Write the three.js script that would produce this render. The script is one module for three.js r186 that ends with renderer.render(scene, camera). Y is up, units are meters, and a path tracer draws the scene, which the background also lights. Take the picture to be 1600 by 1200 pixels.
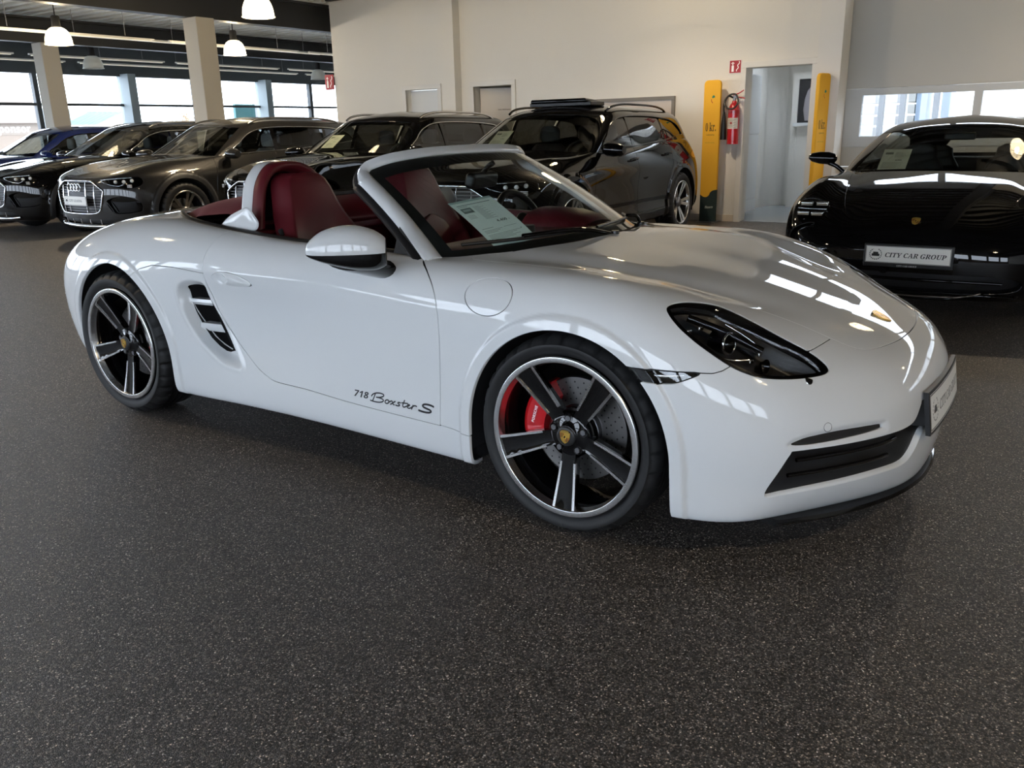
import * as THREE from 'three';
import { mergeGeometries, mergeVertices, toCreasedNormals } from 'three/addons/utils/BufferGeometryUtils.js';
import { RoundedBoxGeometry } from 'three/addons/geometries/RoundedBoxGeometry.js';
import { ImprovedNoise } from 'three/addons/math/ImprovedNoise.js';
import { RectAreaLightUniformsLib } from 'three/addons/lights/RectAreaLightUniformsLib.js';
RectAreaLightUniformsLib.init();

// ---------- camera ----------
const scene = new THREE.Scene();
const camera = new THREE.PerspectiveCamera(2 * Math.atan(600 / 1312.36) * 180 / Math.PI, 4 / 3, 0.05, 400);
{
  const yaw = -0.6130, pitch = -0.2923, roll = -0.0236;
  const f = new THREE.Vector3(Math.sin(yaw) * Math.cos(pitch), Math.sin(pitch), -Math.cos(yaw) * Math.cos(pitch));
  const r0 = new THREE.Vector3().crossVectors(f, new THREE.Vector3(0, 1, 0)).normalize();
  const u0 = new THREE.Vector3().crossVectors(r0, f);
  const r = r0.clone().multiplyScalar(Math.cos(roll)).addScaledVector(u0, Math.sin(roll));
  const u = u0.clone().multiplyScalar(Math.cos(roll)).addScaledVector(r0, -Math.sin(roll));
  camera.matrixAutoUpdate = true;
  camera.position.set(1.3297, 1.2859, 3.0262);
  camera.quaternion.setFromRotationMatrix(new THREE.Matrix4().makeBasis(r, u, f.clone().negate()));
}
scene.add(camera);
const renderer = new THREE.WebGLRenderer({ antialias: true });
renderer.toneMapping = THREE.LinearToneMapping;
renderer.toneMappingExposure = 1.12;
renderer.shadowMap.enabled = true;
// ---------- sky, exposure ----------
const SKY = 6.6;
scene.background = new THREE.Color().setRGB(.88 * SKY, 1.0 * SKY, 1.17 * SKY);
const LAMP_POWER = 8.5;
// ---------- small library ----------
let seedState = 12345;
const rnd = () => { seedState = (Math.imul(seedState, 1664525) + 1013904223) >>> 0; return seedState / 4294967296; };
const V3 = (x, y, z) => new THREE.Vector3(x, y, z);
const clamp = (x, a, b) => Math.min(b, Math.max(a, x));
const sstep = (a, b, x) => { const t = clamp((x - a) / (b - a), 0, 1); return t * t * (3 - 2 * t); };
const lerp = (a, b, t) => a + (b - a) * t;
const mixp = (a, b, t) => a.map((v, i) => v + (b[i] - v) * t);
const usedNames = new Map();
function numbered(n) { const k = usedNames.get(n) ?? 0; usedNames.set(n, k + 1); return k ? n + '_' + String(k).padStart(3, '0') : n; }
function thing(name, label, category, pos = [0, 0, 0], turn = 0, group) {
  const o = new THREE.Group(); o.name = numbered(name); o.position.set(...pos); o.rotation.y = turn; o.userData = { label, category };
  if (group) o.userData.group = group;
  scene.add(o); return o;
}
function part(name, geo, mat, parent, label) {
  const g = Array.isArray(geo) ? merge(geo) : geo;
  const m = new THREE.Mesh(g, mat); m.name = name; m.castShadow = m.receiveShadow = true;
  if (label) m.userData.label = label;
  if (parent) parent.add(m); return m;
}
function struct(name, geo, mat, label, category) {
  const m = part(name, geo, mat, scene); m.name = name; m.userData.kind = 'structure';
  if (label) m.userData.label = label; if (category) m.userData.category = category;
  return m;
}
// a piece of the setting whose pieces are parts: pieces = [[name, geometry, material?], ...]
function structGroup(name, pieces, mat, label) {
  const g = new THREE.Group(); g.name = name; g.userData.kind = 'structure'; if (label) g.userData.label = label; scene.add(g);
  for (const [n, ge, m] of pieces) part(n, ge, m ?? mat, g); return g;
}
function single(name, geo, mat, label, category, group) {
  const m = part(numbered(name), geo, mat, scene); m.userData.label = label; m.userData.category = category; if (group) m.userData.group = group; return m;
}
function merge(list) {
  const gs = list.map((g) => {
    let h = g.index ? g.toNonIndexed() : g;
    const k = new THREE.BufferGeometry();
    k.setAttribute('position', h.attributes.position);
    if (!h.attributes.normal) h.computeVertexNormals();
    k.setAttribute('normal', h.attributes.normal);
    k.setAttribute('uv', h.attributes.uv ?? new THREE.BufferAttribute(new Float32Array(h.attributes.position.count * 2), 2));
    return k;
  });
  return gs.length === 1 ? gs[0] : mergeGeometries(gs);
}
const xf = (g, { p = [0, 0, 0], r = [0, 0, 0], s = [1, 1, 1] } = {}) => g.applyMatrix4(new THREE.Matrix4().compose(V3(...p), new THREE.Quaternion().setFromEuler(new THREE.Euler(...r)), V3(...s)));
function box(x0, x1, y0, y1, z0, z1, r = 0) {
  const w = x1 - x0, h = y1 - y0, d = z1 - z0;
  const g = r > 0 ? new RoundedBoxGeometry(w, h, d, 2, Math.min(r, w / 2.01, h / 2.01, d / 2.01)) : new THREE.BoxGeometry(w, h, d);
  g.translate((x0 + x1) / 2, (y0 + y1) / 2, (z0 + z1) / 2); return g;
}
function tube(pts, r, seg = 40, rad = 8, closed = false) {
  return new THREE.TubeGeometry(new THREE.CatmullRomCurve3(pts.map((p) => V3(...p)), closed, 'centripetal'), seg, r, rad, closed);
}
function lathe(pts, seg = 48) { return new THREE.LatheGeometry(pts.map((p) => new THREE.Vector2(...p)), seg); }
function extrude(pts, depth, bevel = 0, holes = []) { // pts in xy, extruded +z
  const s = new THREE.Shape(pts.map((p) => new THREE.Vector2(...p)));
  for (const h of holes) s.holes.push(new THREE.Path(h.map((p) => new THREE.Vector2(...p))));
  return new THREE.ExtrudeGeometry(s, { depth, bevelEnabled: bevel > 0, bevelSize: bevel, bevelThickness: bevel, bevelSegments: 2, curveSegments: 12 });
}
// closed or open Catmull-Rom polyline in any dimension
function smooth(pts, n = 8, closed = true) {
  const out = [], N = pts.length, get = (i) => closed ? pts[(i + N) % N] : pts[clamp(i, 0, N - 1)];
  for (let i = 0; i < (closed ? N : N - 1); i++) {
    const a = get(i - 1), b = get(i), c = get(i + 1), d = get(i + 2);
    for (let k = 0; k < n; k++) {
      const t = k / n, t2 = t * t, t3 = t2 * t;
      out.push(b.map((_, j) => 0.5 * (2 * b[j] + (c[j] - a[j]) * t + (2 * a[j] - 5 * b[j] + 4 * c[j] - d[j]) * t2 + (3 * b[j] - a[j] - 3 * c[j] + d[j]) * t3)));
    }
  }
  if (!closed) out.push(pts[N - 1]);
  return out;
}
// signed distance to a closed polygon (negative inside)
function polyField(poly) {
  const N = poly.length;
  let bx0 = 1e9, bx1 = -1e9, by0 = 1e9, by1 = -1e9;
  for (const p of poly) { bx0 = Math.min(bx0, p[0]); bx1 = Math.max(bx1, p[0]); by0 = Math.min(by0, p[1]); by1 = Math.max(by1, p[1]); }
  return (x, y) => {
    const ox = Math.max(bx0 - x, 0, x - bx1), oy = Math.max(by0 - y, 0, y - by1);
    if (ox + oy > 0.15) return Math.hypot(ox, oy);
    let d = 1e9, inside = false;
    for (let i = 0, j = N - 1; i < N; j = i++) {
      const [xi, yi] = poly[i], [xj, yj] = poly[j], ex = xj - xi, ey = yj - yi, wx = x - xi, wy = y - yi;
      const t = clamp((wx * ex + wy * ey) / (ex * ex + ey * ey + 1e-12), 0, 1), qx = wx - ex * t, qy = wy - ey * t;
      d = Math.min(d, qx * qx + qy * qy);
      if ((yi > y) !== (yj > y) && x < ((xj - xi) * (y - yi)) / (yj - yi) + xi) inside = !inside;
    }
    return inside ? -Math.sqrt(d) : Math.sqrt(d);
  };
}
// signed distance to an open polyline, sign by side (positive on the left of travel)
function lineField(poly) {
  return (x, y) => {
    let best = 1e9, sgn = 1;
    for (let i = 0; i + 1 < poly.length; i++) {
      const [x0, y0] = poly[i], [x1, y1] = poly[i + 1], ex = x1 - x0, ey = y1 - y0, wx = x - x0, wy = y - y0, L = ex * ex + ey * ey;
      let t = (wx * ex + wy * ey) / L; const lo = i === 0 ? -1e9 : 0, hi = i === poly.length - 2 ? 1e9 : 1; t = clamp(t, lo, hi);
      const qx = wx - ex * t, qy = wy - ey * t, d = qx * qx + qy * qy;
      if (d < best) { best = d; sgn = ex * wy - ey * wx >= 0 ? 1 : -1; }
    }
    return sgn * Math.sqrt(best);
  };
}
// ---- surface meshes: {p:[x,y,z..], n:[..], t:[i,j,k..]} ----
const bs = (t) => { const a = 1 - t; return [a * a * a / 6, (3 * t * t * t - 6 * t * t + 4) / 6, (-3 * t * t * t + 3 * t * t + 3 * t + 1) / 6, t * t * t / 6]; };
// grid[i][j] = [x,y,z]; i runs from the front centre line round the side to the rear centre line; ends mirrored in z
function splineGrid(grid, iters = 4, mirrorEnds = true) {
  const NI = grid.length, NJ = grid[0].length;
  const cp = grid.map((r) => r.map((p) => p.slice()));
  const G = (i, j) => {
    let m = 1;
    if (i < 0) { if (mirrorEnds) { i = -i; m = -1; } else { const a = G(0, j), b = G(1, j); return a.map((v, k) => 2 * v - b[k]); } }
    if (i >= NI) { if (mirrorEnds) { i = 2 * NI - 2 - i; m = -1; } else { const a = G(NI - 1, j), b = G(NI - 2, j); return a.map((v, k) => 2 * v - b[k]); } }
    if (j < 0) { const a = G(i, 0), b = G(i, 1); const q = a.map((v, k) => 2 * v - b[k]); return m < 0 ? [q[0], q[1], -q[2]] : q; }
    if (j >= NJ) { const a = G(i, NJ - 1), b = G(i, NJ - 2); const q = a.map((v, k) => 2 * v - b[k]); return m < 0 ? [q[0], q[1], -q[2]] : q; }
    const q = cp[i][j]; return m < 0 ? [q[0], q[1], -q[2]] : q;
  };
  const ev = (u, v) => {
    const i = Math.min(NI - 2, Math.floor(u)), j = Math.min(NJ - 2, Math.floor(v)), bu = bs(u - i), bv = bs(v - j), o = [0, 0, 0];
    for (let a = 0; a < 4; a++) for (let b = 0; b < 4; b++) { const w = bu[a] * bv[b], q = G(i - 1 + a, j - 1 + b); o[0] += w * q[0]; o[1] += w * q[1]; o[2] += w * q[2]; }
    return o;
  };
  for (let k = 0; k < iters; k++) {
    const add = cp.map((r, i) => r.map((_, j) => { const e = ev(i, j); return grid[i][j].map((v, c) => v - e[c]); }));
    cp.forEach((r, i) => r.forEach((p, j) => { for (let c = 0; c < 3; c++) p[c] += add[i][j][c]; }));
  }
  return ev;
}
// sample parameter list so that spacing follows the lengths between control rows
function params(n, step, len) { const out = []; for (let i = 0; i < n - 1; i++) { const k = Math.max(2, Math.round(len(i) / step)); for (let j = 0; j < k; j++) out.push(i + j / k); } out.push(n - 1); return out; }
function gridMesh(ev, us, vs, warp) {
  const NU = us.length, NV = vs.length, p = new Float64Array(NU * NV * 3), t = [];
  for (let i = 0; i < NU; i++) for (let j = 0; j < NV; j++) { const q = ev(us[i], vs[j]); p.set(q, (i * NV + j) * 3); }
  const m = { p, n: gridNormals(p, NU, NV), t, NU, NV };
  if (warp) { for (let k = 0; k < NU * NV; k++) { const q = warp([p[k * 3], p[k * 3 + 1], p[k * 3 + 2]], [m.n[k * 3], m.n[k * 3 + 1], m.n[k * 3 + 2]]); p.set(q, k * 3); } m.n = gridNormals(p, NU, NV); }
  for (let i = 0; i + 1 < NU; i++) for (let j = 0; j + 1 < NV; j++) { const a = i * NV + j, b = a + NV, c = b + 1, d = a + 1; t.push(a, c, b, a, d, c); }
  m.t = t; return m;
}
function gridNormals(p, NU, NV) {
  const n = new Float64Array(p.length), at = (i, j) => (clamp(i, 0, NU - 1) * NV + clamp(j, 0, NV - 1)) * 3;
  for (let i = 0; i < NU; i++) for (let j = 0; j < NV; j++) {
    const a = at(i - 1, j), b = at(i + 1, j), c = at(i, j - 1), d = at(i, j + 1);
    const ux = p[b] - p[a], uy = p[b + 1] - p[a + 1], uz = p[b + 2] - p[a + 2], vx = p[d] - p[c], vy = p[d + 1] - p[c + 1], vz = p[d + 2] - p[c + 2];
    let nx = vy * uz - vz * uy, ny = vz * ux - vx * uz, nz = vx * uy - vy * ux; const L = Math.hypot(nx, ny, nz) || 1;
    n.set([nx / L, ny / L, nz / L], (i * NV + j) * 3);
  }
  return n;
}
// keep the part of a mesh where f(x,y,z) < 0; f(x,y,z,nx,ny,nz)
function clip(m, f) {
  const N = m.p.length / 3, val = new Float64Array(N);
  for (let i = 0; i < N; i++) val[i] = f(m.p[i * 3], m.p[i * 3 + 1], m.p[i * 3 + 2], m.n[i * 3], m.n[i * 3 + 1], m.n[i * 3 + 2]);
  const P = [], NN = [], T = [], mapv = new Map(), mape = new Map();
  const keep = (i) => { let k = mapv.get(i); if (k === undefined) { k = P.length / 3; P.push(m.p[i * 3], m.p[i * 3 + 1], m.p[i * 3 + 2]); NN.push(m.n[i * 3], m.n[i * 3 + 1], m.n[i * 3 + 2]); mapv.set(i, k); } return k; };
  const cut = (i, j) => {
    if (i > j) { const s = i; i = j; j = s; }
    const key = i * N + j; let k = mape.get(key);
    if (k === undefined) {
      const t = val[i] / (val[i] - val[j]); k = P.length / 3;
      for (let c = 0; c < 3; c++) P.push(m.p[i * 3 + c] + (m.p[j * 3 + c] - m.p[i * 3 + c]) * t);
      let a = 0; const q = []; for (let c = 0; c < 3; c++) { q.push(m.n[i * 3 + c] + (m.n[j * 3 + c] - m.n[i * 3 + c]) * t); a += q[c] * q[c]; } a = Math.sqrt(a) || 1;
      NN.push(q[0] / a, q[1] / a, q[2] / a); mape.set(key, k);
    }
    return k;
  };
  for (let k = 0; k < m.t.length; k += 3) {
    const v = [m.t[k], m.t[k + 1], m.t[k + 2]], ins = v.map((i) => val[i] < 0), c = ins[0] + ins[1] + ins[2];
    if (c === 3) T.push(keep(v[0]), keep(v[1]), keep(v[2]));
    else if (c === 1) { const a = ins.indexOf(true), b = (a + 1) % 3, d = (a + 2) % 3; T.push(keep(v[a]), cut(v[a], v[b]), cut(v[a], v[d])); }
    else if (c === 2) { const a = ins.indexOf(false), b = (a + 1) % 3, d = (a + 2) % 3; const e = cut(v[a], v[b]), g = cut(v[a], v[d]); T.push(keep(v[b]), keep(v[d]), e, keep(v[d]), g, e); }
  }
  return { p: Float64Array.from(P), n: Float64Array.from(NN), t: T };
}
function boundary(m) {
  const cnt = new Map(), N = m.p.length / 3 + 1;
  for (let k = 0; k < m.t.length; k += 3) for (let e = 0; e < 3; e++) { const a = m.t[k + e], b = m.t[k + (e + 1) % 3], key = Math.min(a, b) * N + Math.max(a, b); const c = cnt.get(key); if (c) c[2]++; else cnt.set(key, [a, b, 1]); }
  return [...cnt.values()].filter((c) => c[2] === 1);
}
// turn the free edges inwards by depth (a rolled lip then a return), except on the mirror plane
function flange(m, depth, round = 0.0015, where) {
  const P = Array.from(m.p), NN = Array.from(m.n), T = m.t.slice();
  for (const [a, b] of boundary(m)) {
    const pa = [m.p[a * 3], m.p[a * 3 + 1], m.p[a * 3 + 2]], pb = [m.p[b * 3], m.p[b * 3 + 1], m.p[b * 3 + 2]];
    if (Math.abs(pa[2]) < 1e-4 && Math.abs(pb[2]) < 1e-4) continue;
    if (where && !(where(...pa) && where(...pb))) continue;
    const na = [m.n[a * 3], m.n[a * 3 + 1], m.n[a * 3 + 2]], nb = [m.n[b * 3], m.n[b * 3 + 1], m.n[b * 3 + 2]];
    const e = [pb[0] - pa[0], pb[1] - pa[1], pb[2] - pa[2]], n = [(na[0] + nb[0]) / 2, (na[1] + nb[1]) / 2, (na[2] + nb[2]) / 2];
    let o = [e[1] * n[2] - e[2] * n[1], e[2] * n[0] - e[0] * n[2], e[0] * n[1] - e[1] * n[0]]; const L = Math.hypot(...o) || 1; o = o.map((v) => v / L); // outward in the surface
    const base = P.length / 3, h = Math.SQRT1_2;
    const add = (p, d, s, nn) => { P.push(p[0] - n0[0] * d + o[0] * s, p[1] - n0[1] * d + o[1] * s, p[2] - n0[2] * d + o[2] * s); NN.push(...nn); };
    let n0 = na; add(pa, 0, 0, na); add(pa, round, round * 0.6, o.map((v, c) => v * h + na[c] * h)); add(pa, depth, round * 0.6, o);
    n0 = nb; add(pb, 0, 0, nb); add(pb, round, round * 0.6, o.map((v, c) => v * h + nb[c] * h)); add(pb, depth, round * 0.6, o);
    const q = (i, j, k, l) => T.push(i, k, j, i, l, k);
    // a->b travels with the face on its left; lip faces outward
    q(base, base + 3, base + 4, base + 1); q(base + 1, base + 4, base + 5, base + 2);
  }
  return { p: Float64Array.from(P), n: Float64Array.from(NN), t: T };
}
function offset(m, d) { const p = Float64Array.from(m.p); for (let i = 0; i < p.length; i++) p[i] += m.n[i] * d; return { p, n: m.n, t: m.t }; }
function mirrorZ(m) { const p = Float64Array.from(m.p), n = Float64Array.from(m.n); for (let i = 2; i < p.length; i += 3) { p[i] = -p[i]; n[i] = -n[i]; } const t = []; for (let k = 0; k < m.t.length; k += 3) t.push(m.t[k], m.t[k + 2], m.t[k + 1]); return { p, n, t }; }
function join(...ms) { const P = [], NN = [], T = []; for (const m of ms) { const b = P.length / 3; for (const v of m.p) P.push(v); for (const v of m.n) NN.push(v); for (const v of m.t) T.push(v + b); } return { p: Float64Array.from(P), n: Float64Array.from(NN), t: T }; }
function geo(m, uvf) {
  const g = new THREE.BufferGeometry(), N = m.p.length / 3, uv = new Float32Array(N * 2);
  for (let i = 0; i < N; i++) { const q = uvf ? uvf(m.p[i * 3], m.p[i * 3 + 1], m.p[i * 3 + 2]) : [m.p[i * 3], m.p[i * 3 + 1] + m.p[i * 3 + 2]]; uv[i * 2] = q[0]; uv[i * 2 + 1] = q[1]; }
  g.setAttribute('position', new THREE.BufferAttribute(Float32Array.from(m.p), 3)); g.setAttribute('normal', new THREE.BufferAttribute(Float32Array.from(m.n), 3)); g.setAttribute('uv', new THREE.BufferAttribute(uv, 2)); g.setIndex(m.t);
  return g;
}
// loft through closed or open rings of equal length; smooth normals unless crease given
function loft(rings, closed = true, caps = false) {
  const NU = rings.length, NV = rings[0].length, P = [], T = [], UV = [];
  rings.forEach((r, i) => r.forEach((q, j) => { P.push(...q); UV.push(i / (NU - 1), j / NV); }));
  for (let i = 0; i + 1 < NU; i++) for (let j = 0; j < (closed ? NV : NV - 1); j++) { const a = i * NV + j, b = i * NV + (j + 1) % NV, c = (i + 1) * NV + (j + 1) % NV, d = (i + 1) * NV + j; T.push(a, b, c, a, c, d); }
  if (caps) for (const i of [0, NU - 1]) {
    const c = [0, 0, 0]; rings[i].forEach((q) => q.forEach((v, k) => { c[k] += v / NV; })); const b = P.length / 3; P.push(...c); UV.push(0.5, 0.5);
    const b2 = b + 1; rings[i].forEach((q) => { P.push(...q); UV.push(0, 0); });
    for (let j = 0; j < NV; j++) { const x = b2 + j, y = b2 + (j + 1) % NV; i ? T.push(b, x, y) : T.push(b, y, x); }
  }
  const g = new THREE.BufferGeometry(); g.setAttribute('position', new THREE.Float32BufferAttribute(P, 3)); g.setAttribute('uv', new THREE.Float32BufferAttribute(UV, 2)); g.setIndex(T); g.computeVertexNormals(); return g;
}
// a patch through rows of points (control net), smooth
function patch(rows, nu = 24, nv = 24, iters = 6) { const ev = splineGrid(rows, iters, false); const us = [], vs = []; for (let i = 0; i <= nu; i++) us.push((rows.length - 1) * i / nu); for (let j = 0; j <= nv; j++) vs.push((rows[0].length - 1) * j / nv); return gridMesh(ev, us, vs); }
// rings of a superellipse-like section along a path: each station {c:[x,y,z], w, h, e}, axis gives section plane
function canvasTex(w, h, draw, srgb = true) { const c = document.createElement('canvas'); c.width = w; c.height = h; const x = c.getContext('2d'); draw(x, w, h); const t = new THREE.CanvasTexture(c); if (srgb) t.colorSpace = THREE.SRGBColorSpace; t.magFilter = THREE.LinearFilter; return t; }
const std = (color, roughness = 0.6, metalness = 0, extra = {}) => new THREE.MeshStandardMaterial({ color, roughness, metalness, ...extra });
const phys = (color, roughness, metalness, extra = {}) => new THREE.MeshPhysicalMaterial({ color, roughness, metalness, ...extra });
// ---------- shared materials ----------
const M = {
  white: phys(new THREE.Color().setRGB(.64, .65, .65), .5, 0, { clearcoat: 1, clearcoatRoughness: .012, specularIntensity: 0 }),
  blackGloss: phys(new THREE.Color().setRGB(.003, .003, .0035), .25, 0, { clearcoat: 1, clearcoatRoughness: .03, specularIntensity: 0 }),
  blackSatin: std(new THREE.Color().setRGB(.012, .012, .013), .42),
  blackMatte: std(new THREE.Color().setRGB(.009, .009, .010), .85),
  rubber: std(new THREE.Color().setRGB(.014, .014, .015), .6),
  silver: std(new THREE.Color().setRGB(.78, .78, .78), .22, 1),
  chrome: std(new THREE.Color().setRGB(.86, .86, .87), .08, 1),
  aluDark: std(new THREE.Color().setRGB(.25, .25, .26), .35, 1),
  steel: std(new THREE.Color().setRGB(.17, .165, .16), .38, 1),
  red: std(new THREE.Color().setRGB(.105, .009, .014), .42),
  redFabric: phys(new THREE.Color().setRGB(.105, .012, .015), .9, 0, { sheen: .3, sheenRoughness: .6, sheenColor: new THREE.Color().setRGB(.3, .05, .06) }),
  caliper: phys(new THREE.Color().setRGB(.55, .006, .012), .35, 0, { clearcoat: .6 }),
  glass: phys(0xffffff, 0, 0, { transmission: 1, ior: 1.5, color: new THREE.Color().setRGB(.80, .86, .84) }),
  clearGlass: phys(0xffffff, 0, 0, { transmission: 1, ior: 1.5, color: new THREE.Color().setRGB(.95, .96, .96) }),
  tinted: phys(0xffffff, 0, 0, { transmission: 1, ior: 1.5, specularIntensity: .4, color: new THREE.Color().setRGB(.10, .10, .10) }),
  lens: phys(0xffffff, .02, 0, { transmission: 1, thickness: .03, ior: 1.5 }),
  mirror: std(0xffffff, .02, 1),
  gold: std(new THREE.Color().setRGB(.72, .50, .20), .3, 1),
  ledWhite: std(new THREE.Color().setRGB(.75, .75, .75), .25),
  paper: std(new THREE.Color().setRGB(.74, .76, .72), .7),
};
// ---------- showroom ----------
const wallTex = (() => { // fine plaster grain
  const n = 512, d = new Uint8Array(n * n * 4), no = new ImprovedNoise(); for (let y = 0; y < n; y++) for (let x = 0; x < n; x++) { const v = 128 + 60 * no.noise(x * .11, y * .11, 3.3) + 50 * no.noise(x * .31, y * .31, 7.7) + 30 * (rnd() - .5), i = (y * n + x) * 4; d[i] = d[i + 1] = d[i + 2] = clamp(v, 0, 255); d[i + 3] = 255; }
  const t = new THREE.DataTexture(d, n, n); t.wrapS = t.wrapT = THREE.RepeatWrapping; t.magFilter = THREE.LinearFilter; t.needsUpdate = true; t.repeat.set(1, 1); return t;
})();
const RM = {
  wall: std(new THREE.Color().setRGB(.74, .715, .66), .8, 0, { bumpMap: wallTex, bumpScale: .002 }),
  trim: std(new THREE.Color().setRGB(.72, .70, .66), .5),
  door: std(new THREE.Color().setRGB(.72, .73, .72), .5),
  
  shutter: std(new THREE.Color().setRGB(.46, .46, .44), .6),
  shutterFrame: std(new THREE.Color().setRGB(.50, .52, .53), .5),
  beam: std(new THREE.Color().setRGB(.022, .023, .025), .5),
  deck: std(new THREE.Color().setRGB(.74, .75, .72), .5),
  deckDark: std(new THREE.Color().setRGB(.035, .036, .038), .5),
  concrete: std(new THREE.Color().setRGB(.46, .43, .37), .8),
  mullion: std(new THREE.Color().setRGB(.30, .36, .38), .5),
  mullionDark: std(new THREE.Color().setRGB(.07, .08, .085), .5),
  pane: phys(0xffffff, 0, 0, { transmission: 1, ior: 1.5 }),
  outGround: std(new THREE.Color().setRGB(.42, .42, .42), .9),
  outPale: std(new THREE.Color().setRGB(.72, .72, .70), .8),
};
// stone carpet floor: resin-bound grains, in metres
const floorMaps = (() => {
  const n = 1536, cell = 5, m = Math.floor(n / cell), px = new Float32Array(m * m), py = new Float32Array(m * m), ti = new Uint8Array(m * m * 4), no = new ImprovedNoise();
  for (let i = 0; i < m * m; i++) { px[i] = rnd(); py[i] = rnd(); const a = rnd(); let g = a < .50 ? 36 + 42 * rnd() : a < .86 ? 80 + 46 * rnd() : a < .968 ? 126 + 46 * rnd() : 180 + 72 * rnd(); const w = rnd() * .12; ti[i * 4] = clamp(g * (1.0 + w), 0, 255); ti[i * 4 + 1] = clamp(g * (.965 + w * .4), 0, 255); ti[i * 4 + 2] = clamp(g * (.945 - w * .2), 0, 255); ti[i * 4 + 3] = 70 + 185 * rnd(); }
  const N = m * cell, c = new Uint8Array(N * N * 4), b = new Uint8Array(N * N * 4);
  for (let y = 0; y < N; y++) for (let x = 0; x < N; x++) {
    const gx = x / cell, gy = y / cell, ix = Math.floor(gx), iy = Math.floor(gy); let best = 9, second = 9, bi = 0;
    for (let q = -1; q <= 1; q++) for (let p = -1; p <= 1; p++) { const kx = (ix + p + m) % m, ky = (iy + q + m) % m, k = ky * m + kx, dx = ix + p + px[k] - gx, dy = iy + q + py[k] - gy, dd = dx * dx + dy * dy; if (dd < best) { second = best; best = dd; bi = k; } else if (dd < second) second = dd; }
    const edge = clamp((Math.sqrt(second) - Math.sqrt(best)) * 2.6, 0, 1), o = (y * N + x) * 4, s = .42 + .58 * edge; c[o] = ti[bi * 4] * s; c[o + 1] = ti[bi * 4 + 1] * s; c[o + 2] = ti[bi * 4 + 2] * s; c[o + 3] = 255; const hgt = ti[bi * 4 + 3] * edge; b[o] = b[o + 1] = b[o + 2] = hgt; b[o + 3] = 255;
  }
  const mk = (d, srgb) => { const t = new THREE.DataTexture(d, N, N); t.wrapS = t.wrapT = THREE.RepeatWrapping; t.magFilter = THREE.LinearFilter; t.needsUpdate = true; if (srgb) t.colorSpace = THREE.SRGBColorSpace; t.repeat.set(1 / 1.25, 1 / 1.25); return t; };
  return { map: mk(c, true), bumpMap: mk(b, false) };
})();
const floorMat = std(0xffffff, .5, 0, { ...floorMaps, bumpScale: .0022 });
const slab = (w, d, x, y, z) => { const g = new THREE.BoxGeometry(w, .12, d); g.translate(x, y, z); const p = g.attributes.position, uv = g.attributes.uv; for (let i = 0; i < p.count; i++) uv.setXY(i, p.getX(i), p.getZ(i)); return g; };
const ZB = -8.55, CEIL = 3.64;
struct('floor', slab(30.4, 29.4, -5, -.06, -5.7), floorMat);
// wall pieces are boxes with uv in metres
const wbox = (x0, x1, y0, y1, z0, z1) => { const g = box(x0, x1, y0, y1, z0, z1), p = g.attributes.position, nn = g.attributes.normal, uv = g.attributes.uv; for (let i = 0; i < p.count; i++) { const ax = Math.abs(nn.getX(i)); uv.setXY(i, ax > .5 ? p.getZ(i) : p.getX(i), Math.abs(nn.getY(i)) > .5 ? p.getZ(i) : p.getY(i)); } return g; };
// back wall with three door openings
const D1 = [-8.90, -8.19, 2.0], D2 = [-7.43, -6.68, 1.99], D3 = [-2.87, -2.01, 2.02];
struct('wall_back', [wbox(-10.62, D1[0], 0, CEIL, ZB - .22, ZB), wbox(D1[1], D2[0], 0, CEIL, ZB - .22, ZB), wbox(D2[1], D3[0], 0, CEIL, ZB - .22, ZB), wbox(D3[1], -1.62, 0, CEIL, ZB - .22, ZB), wbox(D1[0], D1[1], D1[2], CEIL, ZB - .22, ZB), wbox(D2[0], D2[1], D2[2], CEIL, ZB - .22, ZB), wbox(D3[0], D3[1], D3[2], CEIL, ZB - .22, ZB)], RM.wall);
struct('wall_end', [wbox(-10.62, -10.40, 0, CEIL, -15.5, ZB - .22), wbox(-10.62, 1, 0, CEIL, -15.7, -15.5)], RM.wall);
struct('trim_1', [wbox(-7.93, -7.69, 0, CEIL, ZB, ZB + .17)], RM.wall, 'shallow pilaster on the back wall between the two small doors');
struct('trim_2', [wbox(-1.885, -1.60, 0, CEIL, ZB - .1, ZB + .26)], RM.trim, 'white post beside the grey shutter door');
const casing = (n, [x0, x1, h], w, d) => structGroup('trim_' + n, [['casing_upright', box(x0 - w, x0, 0, h, ZB - .02, ZB + d, .004)], ['casing_upright', box(x1, x1 + w, 0, h, ZB - .02, ZB + d, .004)], ['casing_head', box(x0 - w, x1 + w, h + .001, h + w, ZB - .02, ZB + d, .004)]], RM.trim, 'white painted door casing');
casing(3, D1, .075, .025); casing(4, D2, .075, .025); casing(5, D3, .075, .03);
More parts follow.
